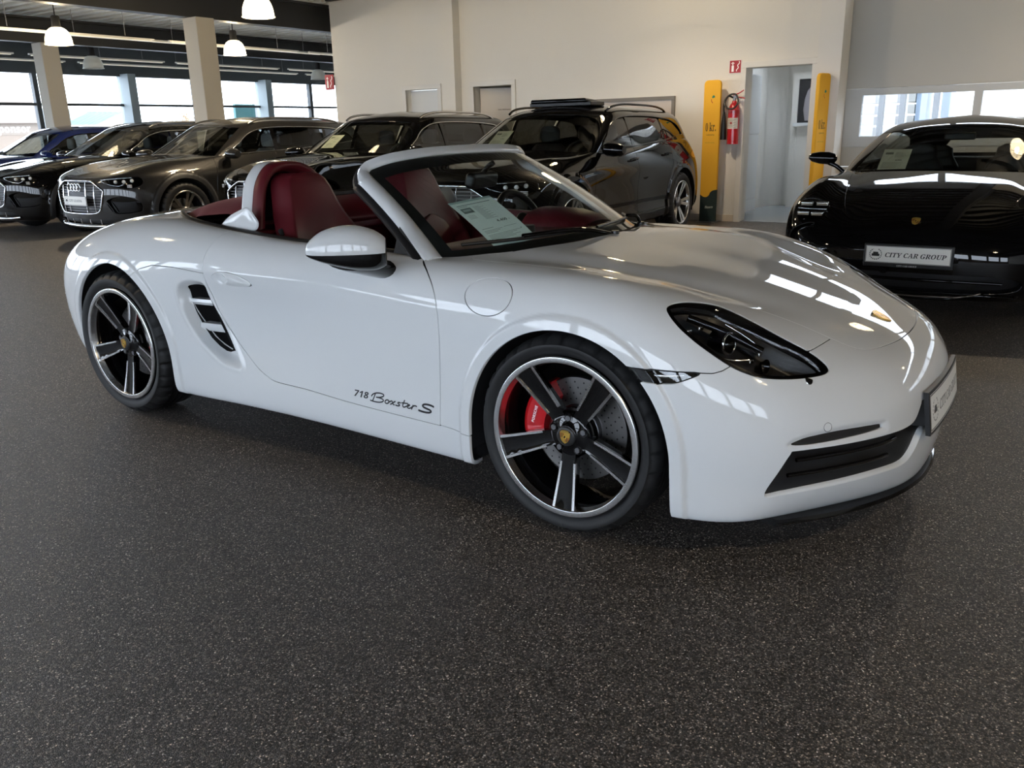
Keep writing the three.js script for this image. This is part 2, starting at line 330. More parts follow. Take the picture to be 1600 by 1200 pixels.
{ // doors
  const d1 = struct('door_1', box(D1[0], D1[1], .01, D1[2] - .01, ZB - .16, ZB - .12, .004), RM.door, 'closed pale door in the back wall'); 
  const d2 = new THREE.Group(); d2.name = 'door_2'; d2.userData.kind = 'structure'; scene.add(d2); d2.position.set(D2[0] + .02, 0, ZB - .14); d2.rotation.y = .42; part('door_leaf', box(0, .72, .01, 1.97, -.02, .02, .004), std(new THREE.Color().setRGB(.60, .54, .46), .5), d2);
  part('door_print', new THREE.PlaneGeometry(.30, .03).translate(.40, 1.63, .0206), std(0xffffff, .6, 0, { map: canvasTex(320, 32, (c, w, h) => { c.fillStyle = '#cbbfae'; c.fillRect(0, 0, w, h); c.fillStyle = '#2a2622'; c.font = 'bold 27px sans-serif'; c.textAlign = 'center'; c.textBaseline = 'middle'; c.fillText('KUN PERSONALE', w / 2, h / 2, w - 10); }) }), d2, 'small dark lettering'); part('door_handle', tube([[.66, 1.02, .02], [.66, 1.02, .06], [.56, 1.02, .06]], .009, 12, 8), M.aluDark, d2);
  struct('wall_store', [wbox(-7.8, -6.2, 0, 2.5, -10.6, -10.5), wbox(-7.8, -7.7, 0, 2.5, -10.5, ZB - .22), wbox(-6.3, -6.2, 0, 2.5, -10.5, ZB - .22), wbox(-7.8, -6.2, 2.4, 2.5, -10.5, ZB - .22)], RM.wall);
  // corridor behind the large doorway, brightened through a roof pane added to let sky in
  struct('wall_corridor', [wbox(-3.35, -1.66, 0, 2.5, -11.35, -11.2), wbox(-3.5, -3.35, 0, 2.5, -11.35, ZB - .22), wbox(-1.80, -1.66, 0, 2.5, -11.2, ZB - .22), wbox(-3.5, -1.66, 2.45, 2.55, -9.9, ZB - .22), wbox(-3.5, -3.0, 2.45, 2.55, -11.35, -9.9), wbox(-3.0, -1.66, 2.45, 2.55, -11.35, -10.5)], RM.wall);
  struct('window_3', box(-3.0, -1.80, 2.49, 2.50, -10.5, -9.9), RM.pane); struct('floor_corridor', box(-3.35, -1.80, 0, .006, -11.2, ZB - .06), std(new THREE.Color().setRGB(.30, .32, .33), .25));
  const bend = []; for (let k = 0; k <= 10; k++) { const a = k / 10 * Math.PI / 2; bend.push([[-3.345 + .22 * (1 - Math.cos(a)), 0, -10.85 - .34 * Math.sin(a)], [-3.345 + .22 * (1 - Math.cos(a)), 2.45, -10.85 - .34 * Math.sin(a)]]); } struct('wall_curve', loft(bend, false), RM.wall);
  const cab = thing('wall_cabinet', 'white narrow cupboard standing inside the large doorway', 'cupboard', [-3.16, 0, -9.35]); part('carcass', box(-.19, .10, .06, 1.98, -.32, .32, .004), RM.door, cab); part('cupboard_door', box(.101, .12, .26, 1.15, -.31, .31, .003), RM.door, cab); part('cupboard_door', box(.101, .12, 1.17, 1.97, -.31, .31, .003), RM.door, cab); part('plinth_drawer', box(.101, .125, .07, .24, -.31, .31, .003), RM.door, cab); part('knob', new THREE.SphereGeometry(.016, 12, 8).translate(.13, 1.02, .25), M.blackSatin, cab);
  const inner = thing('glazed_door', 'pale inner door with a dark glazed panel at the corridor end', 'door', [-2.98, 0, -10.98]); part('leaf_frame', [box(0, .09, 0, 2.06, -.03, .03), box(.62, .71, 0, 2.06, -.03, .03), box(.09, .62, 1.96, 2.06, -.03, .03), box(.09, .62, 1.24, 1.30, -.03, .03), box(.09, .62, 0, 1.24, -.02, .02)], RM.wall, inner); part('glass_shelf', box(.06, .64, 1.26, 1.31, .03, .12), RM.door, inner); part('glazed_panel', box(.09, .62, 1.30, 1.96, -.008, .008), std(new THREE.Color().setRGB(.03, .028, .03), .15), inner, 'dark glass panel');
  const coat = []; for (const [y, w] of [[1.34, .10], [1.5, .13], [1.65, .12], [1.78, .08], [1.85, .03]]) coat.push([...Array(12)].map((_, i) => { const a = i / 12 * Math.PI * 2; return [-2.66 + w * Math.cos(a), y, -10.91 + .035 * Math.sin(a)]; })); single('hanging_coat', loft(coat, true, true), std(new THREE.Color().setRGB(.34, .31, .33), .9), 'pale grey coat hanging before the dark glazed panel', 'coat');
}
{ // baseboards
  const bb = std(new THREE.Color().setRGB(.62, .54, .44), .6); let n = 0; for (const [a, b] of [[-10.6, D1[0] - .08], [D1[1] + .08, -7.94], [D2[1] + .08, D3[0] - .08], ]) struct('baseboard_' + ['west', 'middle', 'back'][n++], box(a, b, 0, .095, ZB, ZB + .018, .004), bb);
}
{ // shutter door with a row of panes and a high window strip above
  const zs = ZB - .12, x1 = 9.9, seg = [];
  const px = [-1.40, -.10, 1.22, 2.54, 3.86, 5.18, 6.5, 7.82, 9.14], hx = [-1.40, -.45, 1.50, 3.45, 5.40, 7.35, 9.30], y0 = 1.12, y1 = 1.615, hy0 = 3.02, hy1 = 3.30;
  seg.push(wbox(-1.62, x1, hy1, CEIL, zs - .1, zs), wbox(-1.62, x1, 1.70, hy0, zs - .1, zs));
  for (let k = 0; k < 4; k++) seg.push(wbox(-1.62, x1, 0.005 + k * .25, .25 + k * .25 - .006, zs - .06, zs));
  structGroup('wall_shutter', seg.map((g) => ['shutter_panel', g]), RM.shutter, 'grey sectional shutter door with two rows of windows');
  const fr = [box(-1.62, x1, y1, 1.695, zs - .07, zs + .012), box(-1.62, x1, .995, y0, zs - .07, zs + .008), box(-1.62, px[0], y0, y1, zs - .06, zs + .004), box(-1.62, hx[0], hy0, hy1, zs - .08, zs)]; px.slice(1).forEach((x) => fr.push(box(x - .045, x + .045, y0, y1, zs - .06, zs + .008))); hx.slice(1).forEach((x) => fr.push(box(x - .045, x + .045, hy0, hy1, zs - .06, zs + .004))); fr.push(box(9.18, x1, y0, y1, zs - .06, zs), box(9.34, x1, hy0, hy1, zs - .06, zs));
  structGroup('trim_6', fr.map((g) => ['frame_bar', g]), RM.shutterFrame, 'pale window frames of the shutter door');
  for (let k = 0; k + 1 < px.length; k++) struct('window_' + (10 + k), box(px[k], px[k + 1] - .04, y0, y1, zs - .035, zs - .028), RM.pane);
  for (let k = 0; k + 1 < hx.length; k++) struct('window_' + (20 + k), box(hx[k], hx[k + 1] - .04, hy0, hy1, zs - .035, zs - .028), RM.pane);
}
// right wall and window front behind the camera
struct('wall_right', wbox(9.9, 10.1, 0, CEIL, -9, 8.9), RM.wall);
{
  const zf = 8.4, posts = [], X0 = -20, X1 = 9.9; const fr = [wbox(X0, X1, 0, .75, zf, zf + .2), wbox(X0, X1, 2.75, CEIL, zf, zf + .2)]; struct('wall_front', fr, RM.wall);
  const step = 2.3; let k = 0; for (let x = X0; x <= X1 + .01; x += step, k++) posts.push(box(x - .16, x + .16, .75, 2.75, zf, zf + .16));
  structGroup('trim_7', posts.map((g) => ['window_post', g]), RM.mullion, 'grey window posts of the shop front'); structGroup('window_5', [...Array(13)].map((_, i) => ['pane', box(X0 + i * step + .16, Math.min(X0 + i * step + step - .16, X1), .75, 2.75, zf + .06, zf + .07)]), RM.pane);
}
// left window wall
{
  const xw = -20, z0 = -20.3, z1 = 8.4, top = 2.86, tr = 2.16, sill = .35;
  struct('wall_left', [wbox(xw - .2, xw, 0, sill, z0, z1), wbox(xw - .2, xw, top, CEIL, z0, z1)], RM.mullionDark);
  struct('wall_rear', [wbox(-20.2, -10.4, 0, CEIL, -20.5, -20.3), wbox(-10.6, -10.4, 0, CEIL, -20.5, -15.5)], RM.wall);
  const thin = [], big = []; for (const z of [-16.55, -12.3, -7.92, -3.6, .6, 4.8]) thin.push(box(xw - .12, xw + .02, sill, top, z - .055, z + .055)); for (const z of [-18.8, -14.62, -10.22, -5.8, -1.5, 2.7, 7]) big.push(box(xw - .16, xw + .34, sill, top + .05, z - .11, z + .11));
  thin.push(box(xw - .10, xw, tr - .03, tr + .03, z0, z1));
  structGroup('trim_8', thin.map((g) => ['mullion', g]), RM.mullionDark, 'slim mullions of the far glass front'); structGroup('trim_9', big.map((g) => ['window_post', g]), RM.mullion, 'broad window posts of the far glass front'); const zz = [z0, -18.8, -16.55, -14.62, -12.3, -10.22, -7.92, -5.8, -3.6, -1.5, .6, 2.7, 4.8, 7, z1]; structGroup('window_1', zz.slice(1).map((z, i) => ['pane', box(xw - .06, xw - .05, sill, tr - .03, zz[i] + .01, z - .01)]), RM.pane); structGroup('window_2', zz.slice(1).map((z, i) => ['pane', box(xw - .06, xw - .05, tr + .03, top, zz[i] + .01, z - .01)]), RM.pane);
}
// ceiling: ribbed steel deck on dark beams
{
  const deckOf = (name, x0, x1, z0, mat) => { const c = struct(name, wbox(x0, x1, CEIL, CEIL + .2, z0 - .2, 8.6), mat), rib = box(x0 + .1, x1 - .05, CEIL - .09, CEIL, -.05, .05); for (let z = z0 + .2; z < 8.3; z += .284) { const m = part('deck_rib', rib, mat, c); m.position.z = z; } };
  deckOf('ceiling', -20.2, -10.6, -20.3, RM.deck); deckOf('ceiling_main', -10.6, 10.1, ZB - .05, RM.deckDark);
  const beam = (x, yb, n, z0 = x < -10.6 ? -20.3 : ZB) => struct('trim_' + n, [box(x - .10, x + .10, yb, yb + .02, z0, 8.4), box(x - .02, x + .02, yb + .02, CEIL - .12, z0, 8.4), box(x - .12, x + .12, CEIL - .13, CEIL - .09, z0, 8.4)], RM.beam, 'dark steel ceiling beam');
  beam(-15.85, 3.1, 20); beam(-10.92, 3.1, 21); beam(-5.4, 3.2, 22); beam(.2, 3.2, 23); beam(5.8, 3.2, 24);
  for (const [x, z] of [[-10.86, -5.95], [-15.85, -6.1]]) single('concrete_column', box(x - .17, x + .17, 0, 3.1, z - .17, z + .17, .012), RM.concrete, x > -12 ? 'concrete column standing between the dark grey and the black car' : 'concrete column standing behind the blue car', 'column');
}
{ // suspended light lines over the far hall
  const tubeMat = std(new THREE.Color().setRGB(.8, .78, .68), .4, 0, { emissive: new THREE.Color().setRGB(1, .93, .72), emissiveIntensity: .35 });
  for (const [x, y, zs] of [[-13.3, 3.0, [-5.2, -8.6, -12, -15.4]], [-14.4, 3.12, [-6.9, -10.3, -13.7, -17.1]], [-17.2, 3.0, [-4.6, -8, -11.4, -14.8]], [-18.4, 3.0, [-6.3, -9.7, -13.1, -16.5]]]) for (const z of zs) {
    const t = thing('light_line', x > -15 ? 'slim suspended tube light above the parked cars' : 'slim suspended tube light along the far glass front', 'light', [x, y, z], 0, x > -15 ? 'tube lights above the cars' : 'tube lights by the glass front');
    part('housing', box(-.028, .028, 0, .03, -1.55, 1.55, .004), RM.trim, t); part('light_tube', box(-.022, .022, -.016, 0, -1.5, 1.5, .006), tubeMat, t); for (const dz of [-1, 1]) part('hanger', new THREE.CylinderGeometry(.006, .006, CEIL - y - .05, 6).translate(0, (CEIL - y + .05) / 2, dz), M.aluDark, t);
  }
}
// pendant lamps
{
  const bell = new THREE.LatheGeometry(smooth([[.205, 0], [.198, .008], [.196, .05], [.182, .12], [.150, .19], [.100, .235], [.055, .25]], 4, false).map((p) => new THREE.Vector2(...p)), 48);
  const rim = new THREE.TorusGeometry(.203, .008, 8, 48).rotateX(Math.PI / 2), capG = lathe([[0, .42], [.05, .42], [.062, .40], [.065, .27], [.075, .245], [0, .245]], 28), bulbG = new THREE.SphereGeometry(.055, 20, 14).translate(0, .15, 0);
  const glassOff = phys(new THREE.Color().setRGB(.80, .80, .74), .35, 0, { transmission: .55 }), bulbOn = std(0xffffff, .5, 0, { emissive: new THREE.Color().setRGB(1, .80, .52), emissiveIntensity: 26 }), bulbOff = std(new THREE.Color().setRGB(.8, .8, .78), .4);
  const lampSpec = [[-7.95, 2.76, -4.72, 1, 'lit glass bell pendant in front of the dark beam near the wall'], [-12.55, 2.75, -4.58, 1, 'lit glass bell pendant hanging over the black and the blue car'], [-16.6, 2.75, -7.45, 0, 'unlit glass bell pendant before the far glass front'], [-12.3, 2.75, -7.72, 1, 'lit glass bell pendant half hidden by the concrete column'], [-16.7, 2.75, -13.85, 0, 'small unlit glass bell pendant near the end of the white wall'],
    [-3.5, 3.06, -6.75, 1, 'lit glass bell pendant over the car with raised sunroof'], [.88, 3.06, -6.7, 1, 'lit glass bell pendant over the black sedan'], [5.2, 3.06, -6.7, 1, 'lit glass bell pendant by the right end of the shutter door'], [-7.3, 3.06, -5.4, 1, 'lit glass bell pendant before the pilaster of the back wall'], [-5.6, 3.06, 1.6, 1, 'lit glass bell pendant over the empty floor beyond the white car'], [3.4, 3.06, 1.8, 1, 'lit glass bell pendant above the floor before the white car'], [-12.4, 3.06, 1.0, 1, 'lit glass bell pendant over the floor before the blue car']];
  for (const [x, y, z, on, label] of lampSpec) {
    const L = thing('pendant_lamp', label, 'lamp', [x, y, z], 0, 'glass bell pendant lamps');
    part('lamp_shade', bell, glassOff, L, 'ribbed glass bell shade'); part('shade_rim', rim, glassOff, L); part('lamp_holder', capG, M.blackMatte, L); part('bulb', bulbG, on ? bulbOn : bulbOff, L); part('cord', new THREE.CylinderGeometry(.008, .008, CEIL - y - .4, 8).translate(0, (CEIL - y + .4) / 2, 0), M.blackMatte, L);
    if (on) { const p = new THREE.PointLight(new THREE.Color().setRGB(1, .80, .55), LAMP_POWER); p.position.set(x, y + .10, z); p.shadow.radius = 2.5; p.castShadow = true; p.name = 'pendant_bulb'; scene.add(p); }
  }
}
// frame on the wall, signs
{
  const f = thing('wall_frame', 'wide grey framed board on the wall behind the car with raised sunroof', 'board', [-4.6, 0, ZB]); part('frame', [box(-.72, .72, 1.66, 1.71, 0, .035, .004), box(-.72, -.67, .80, 1.66, 0, .035, .004), box(.67, .72, .80, 1.66, 0, .035, .004), box(-.72, .72, .75, .80, 0, .035, .004)], std(new THREE.Color().setRGB(.17, .155, .135), .5), f); part('panel', box(-.67, .67, .80, 1.66, 0, .012), std(new THREE.Color().setRGB(.50, .42, .34), .25), f);
  const st = canvasTex(128, 128, (c, w, h) => { c.fillStyle = '#a3182b'; c.fillRect(0, 0, w, h); c.fillStyle = '#fff'; c.fillRect(22, 52, 26, 64); c.fillRect(28, 36, 14, 14); c.fillRect(18, 24, 34, 8); c.beginPath(); c.arc(35, 20, 6, 0, 7); c.fill(); c.strokeStyle = '#fff'; c.lineWidth = 9; c.lineCap = 'round'; for (const [a, b] of [[80, 110], [92, 60]]) { c.beginPath(); c.moveTo(a, b); c.bezierCurveTo(a - 10, b - 24, a + 30, b - 20, a + 14, b - 48); c.stroke(); } });
  const s = thing('fire_sign', 'red fire extinguisher sign on the wall beside the large doorway', 'sign', [-3.03, 2.045, ZB + .006]); part('sign_plate', box(-.085, .085, -.085, .085, -.006, .004, .002), std(new THREE.Color().setRGB(.8, .78, .76), .5), s); part('sign_print', new THREE.PlaneGeometry(.156, .156).translate(0, 0, .0046), std(0xffffff, .5, 0, { map: st }), s, 'white symbols on red');
  const s2 = thing('fire_sign', 'small red sign sticking out at the end of the white wall', 'sign', [-10.70, 2.22, ZB + .03]); part('sign_plate', box(-.14, .08, -.13, .13, -.012, .0, .003), std(new THREE.Color().setRGB(.42, .02, .03), .5), s2); part('sign_print', new THREE.PlaneGeometry(.20, .24).translate(-.03, 0, .001), std(0xffffff, .5, 0, { map: st }), s2);
}
// fire extinguisher
{
  const E = thing('fire_extinguisher', 'red fire extinguisher with black hose hanging beside the yellow banner', 'extinguisher', [-2.985, 1.05, ZB + .095]);
  const red = phys(new THREE.Color().setRGB(.48, .008, .018), .3, 0, { clearcoat: .7 });
  part('cylinder', lathe(smooth([[0, 0], [.070, 0], [.076, .012], [.076, .10], [.076, .40], [.074, .45], [.058, .50], [.034, .535], [.024, .56], [0, .56]], 3, false), 36), red, E); part('label_sleeve', new THREE.CylinderGeometry(.0768, .0768, .14, 32, 1, true, -1.2, 2.4).translate(0, .27, 0), std(0xffffff, .5, 0, { map: canvasTex(256, 128, (c, w, h) => { c.fillStyle = '#d9d6cf'; c.fillRect(0, 0, w, h); c.fillStyle = '#77716c'; for (let k = 0; k < 11; k++) c.fillRect(30, 10 + k * 10, 130 + (k * 47) % 70, 4); c.fillStyle = '#9c2a30'; c.fillRect(100, 48, 40, 26); }) }), E, 'white printed label');
  part('valve', [new THREE.CylinderGeometry(.02, .022, .06, 16).translate(0, .585, 0), box(-.02, .03, .59, .63, -.015, .015, .004)], M.aluDark, E); part('lever', tube([[-.02, .63, 0], [.06, .655, 0], [.12, .69, 0]], .008, 14, 6), red, E); part('lever', tube([[-.01, .605, 0], [.08, .60, 0], [.14, .585, 0]], .008, 14, 6), red, E);
  part('hose', tube([[-.02, .60, .01], [-.06, .62, .05], [-.10, .56, .09], [-.06, .47, .11], [.03, .46, .11], [.08, .54, .08], [.03, .64, .06], [-.07, .62, .05], [-.125, .52, .04], [-.13, .40, .03]], .012, 90, 8), M.blackSatin, E, 'black rubber hose'); part('horn', lathe([[.014, .42], [.022, .36], [.036, .25], [.040, .06], [.036, .06], [.016, .40]], 20).translate(-.13, 0, .02), M.blackSatin, E, 'black discharge horn'); part('wall_bracket', box(-.03, .03, .30, .36, -.095, -.07), M.aluDark, E);
}
// banners
{
  const tex = canvasTex(256, 2048, (c, w, h) => {
    c.fillStyle = '#eab02a'; c.fillRect(0, 0, w, h); c.fillStyle = '#1d3030'; c.beginPath(); c.moveTo(0, h * .80); c.bezierCurveTo(w * .3, h * .83, w * .55, h * .815, w * .62, h * .785); c.bezierCurveTo(w * .75, h * .765, w * .9, h * .765, w, h * .762); c.lineTo(w, h); c.lineTo(0, h); c.fill();
    c.fillStyle = '#2c7a63'; c.beginPath(); c.moveTo(w * .50, h * .108); c.quadraticCurveTo(w * .62, h * .085, w * .70, h * .112); c.lineTo(w * .52, h * .118); c.fill(); c.strokeStyle = '#b5532c'; c.lineWidth = 12; c.beginPath(); c.moveTo(w * .47, h * .124); c.quadraticCurveTo(w * .45, h * .142, w * .56, h * .15); c.stroke();
    c.fillStyle = '#3a2f10'; c.save(); c.translate(w * .14, h * .345); c.scale(.62, 1.25); c.font = 'bold 130px serif'; c.fillText('0 kr.', 0, 0); c.restore(); c.font = '26px sans-serif'; c.fillText('i udbetaling', w * .2, h * .375); c.fillStyle = '#a98a2c'; c.font = '22px sans-serif'; c.fillText('www.0kr-leasing', w * .14, h * .43);
    c.fillStyle = '#cfd6d2'; c.save(); c.translate(w * .3, h * .90); c.rotate(-.06); c.font = 'italic bold 50px sans-serif'; c.fillText('floors', 0, 0); c.restore();
  });
  const mat = std(0xffffff, .75, 0, { map: tex });
  const sh = (() => { const W = .105, H = 1.87, s = new THREE.Shape(); s.moveTo(-W, 0); s.lineTo(W, 0); s.lineTo(W, H - .05); s.quadraticCurveTo(W, H, W - .05, H); s.lineTo(-W + .05, H); s.quadraticCurveTo(-W, H, -W, H - .05); s.lineTo(-W, 0); const g = new THREE.ExtrudeGeometry(s, { depth: .03, bevelEnabled: true, bevelSize: .012, bevelThickness: .012, bevelSegments: 3 }); const p = g.attributes.position, uv = g.attributes.uv; for (let i = 0; i < p.count; i++) uv.setXY(i, clamp(p.getX(i) / (2 * W) + .5, 0, 1), p.getY(i) / H); return g; })();
  for (const [x, z, turn, label] of [[-3.262, ZB + .16, .06, 'tall yellow and dark green banner beside the fire extinguisher'], [-1.775, ZB + .36, 1.27, 'tall narrow yellow banner leaning at the white post behind the sedan']]) { const B = thing('banner', label, 'banner', [x, 0, z], turn, undefined); part('banner_cover', sh, mat, B); part('foot', box(-.14, .14, 0, .012, -.12, .16, .004), M.aluDark, B); }
}
// ---------- outside ----------
struct('ground', box(-90, 60, -.35, -.15, -70, 50), RM.outGround, 'pale paved yard outside', 'ground');
{
  const H = thing('house', 'brown gabled building across the yard with white letters on its wall', 'building', [-41, -.15, -13.2]); part('wall', box(-3, 3, 0, 2.3, -3.8, 3.8), std(new THREE.Color().setRGB(.24, .19, .15), .9), H); part('roof', loft([[-3.3], [3.3]].map(([x]) => [[x, 2.25, -4.2], [x, 3.2, -3.5], [x, 3.3, 3.5], [x, 2.25, 4.2]]), true, true), std(new THREE.Color().setRGB(.26, .21, .18), .9), H);
  part('lettering', new THREE.PlaneGeometry(2.0, .52).rotateY(Math.PI / 2).translate(3.02, 2.02, -2.75), std(0xffffff, .6, 0, { map: canvasTex(512, 128, (c, w, h) => { c.fillStyle = '#83776b'; c.fillRect(0, 0, w, h); c.fillStyle = '#fff'; c.font = 'bold 104px sans-serif'; c.textBaseline = 'middle'; c.fillText('Sponsor', 20, h / 2, w - 30); }) }), H, 'white lettering reading Sponsor');
  const H2 = thing('canopy_building', 'pale building with a light blue striped canopy across the yard', 'building', [-44, -.15, -27]); part('wall', box(-4, 4, 0, 2.4, -9, 9), RM.outPale, H2); for (let k = 0; k < 7; k++) part('canopy_strip', loft([[6.9 + k * .24], [7.0 + k * .24 + .1]].map(([z]) => [[4, 1.9, z], [7.5, 2.65, z], [7.5, 2.7, z], [4, 2.0, z]]), true, true), std(new THREE.Color().setRGB(.35, .55, .66), .7), H2);
  const P = thing('sign_board', 'pale sign board standing outside the far glass front', 'sign', [-21.5, -.15, -9.1]); part('board', box(-.05, .05, .3, 2.26, -.34, .34, .01), std(new THREE.Color().setRGB(.62, .72, .74), .5), P); part('post', box(-.03, .03, 0, .3, -.3, -.2), M.aluDark, P); part('post', box(-.03, .03, 0, .3, .2, .3), M.aluDark, P);
  const Q = thing('sign_board', 'teal green panel standing outside the far glass front', 'sign', [-21.5, -.15, -15.05]); part('board', box(-.06, .06, 0, 2.44, -.42, .34, .01), std(new THREE.Color().setRGB(.05, .16, .16), .5), Q); part('edge', box(-.07, .07, 0, 2.46, -.52, -.42, .004), RM.outPale, Q);
  for (const [x, z, s, lb] of [[-27, -16.9, 1, 'bare tree outside the middle of the far glass front'], [-31, -21.5, .9, 'bare tree outside the far glass front near the white wall']]) { const T = thing('bare_tree', lb, 'tree', [x, -.15, z]); const bark = std(new THREE.Color().setRGB(.34, .25, .15), .9), gs = []; const grow = (p, d, len, r, n) => { const q = [p[0] + d[0] * len, p[1] + d[1] * len, p[2] + d[2] * len]; gs.push(tube([p, mixp(p, q, .5).map((v) => v + (rnd() - .5) * len * .08), q], r, 5, 5)); if (n > 0) for (let k = 0; k < 3; k++) { const e = V3(d[0] + (rnd() - .5) * 1.1, d[1] + (rnd() - .2) * .6, d[2] + (rnd() - .5) * 1.1).normalize(); grow(mixp(p, q, .65 + .35 * rnd()), [e.x, e.y, e.z], len * .62, r * .6, n - 1); } }; grow([0, 0, 0], [0, 1, 0], 1.25 * s, .05, 4); part('bare_crown', gs, bark, T); }
  // stacked goods and posts behind the shutter windows
  const postM = std(new THREE.Color().setRGB(.06, .08, .10), .6), blueM = std(new THREE.Color().setRGB(.16, .26, .46), .6), paleBlue = std(new THREE.Color().setRGB(.42, .54, .70), .6);
  for (const x of [-1.36, -1.10, -.70]) single('rack_post', box(x, x + .065, -.15, 2.5, -9.5, -9.4), postM, 'dark upright rack post between the stacks outside the shutter windows', 'post', 'rack posts outside the shutter');
  for (const [x0, x1] of [[-1.56, -1.40], [-1.28, -1.13], [-1.02, -.91]]) for (let k = 0; k < 14; k++) single('slat_crate', box(x0, x1, -.15 + k * .14, -.035 + k * .14, -9.9, -9.4, .008), RM.outPale, 'pale slatted crate in a stack between rack posts outside the shutter', 'crate', 'crates outside the shutter');
  single('panel_stack', box(-.90, -.77, -.15, 2.4, -9.8, -9.4, .01), paleBlue, 'pale blue upright panel beside the crates outside the shutter', 'panel'); single('panel_stack', box(-.60, -.50, -.15, 2.4, -9.8, -9.4, .01), blueM, 'darker blue upright panel outside the shutter windows', 'panel');
  const W2 = thing('yard_building', 'pale building seen through the shutter windows', 'building', [4, -.15, -17]); part('wall', box(-3.6, 12, 0, 3.2, -2, 2), RM.outPale, W2); part('roof', loft([[-3.8], [12.2]].map(([x]) => [[x, 3.18, -2.3], [x, 4.5, 0], [x, 3.18, 2.3]]), true, true), std(new THREE.Color().setRGB(.34, .37, .36), .9), W2);
}
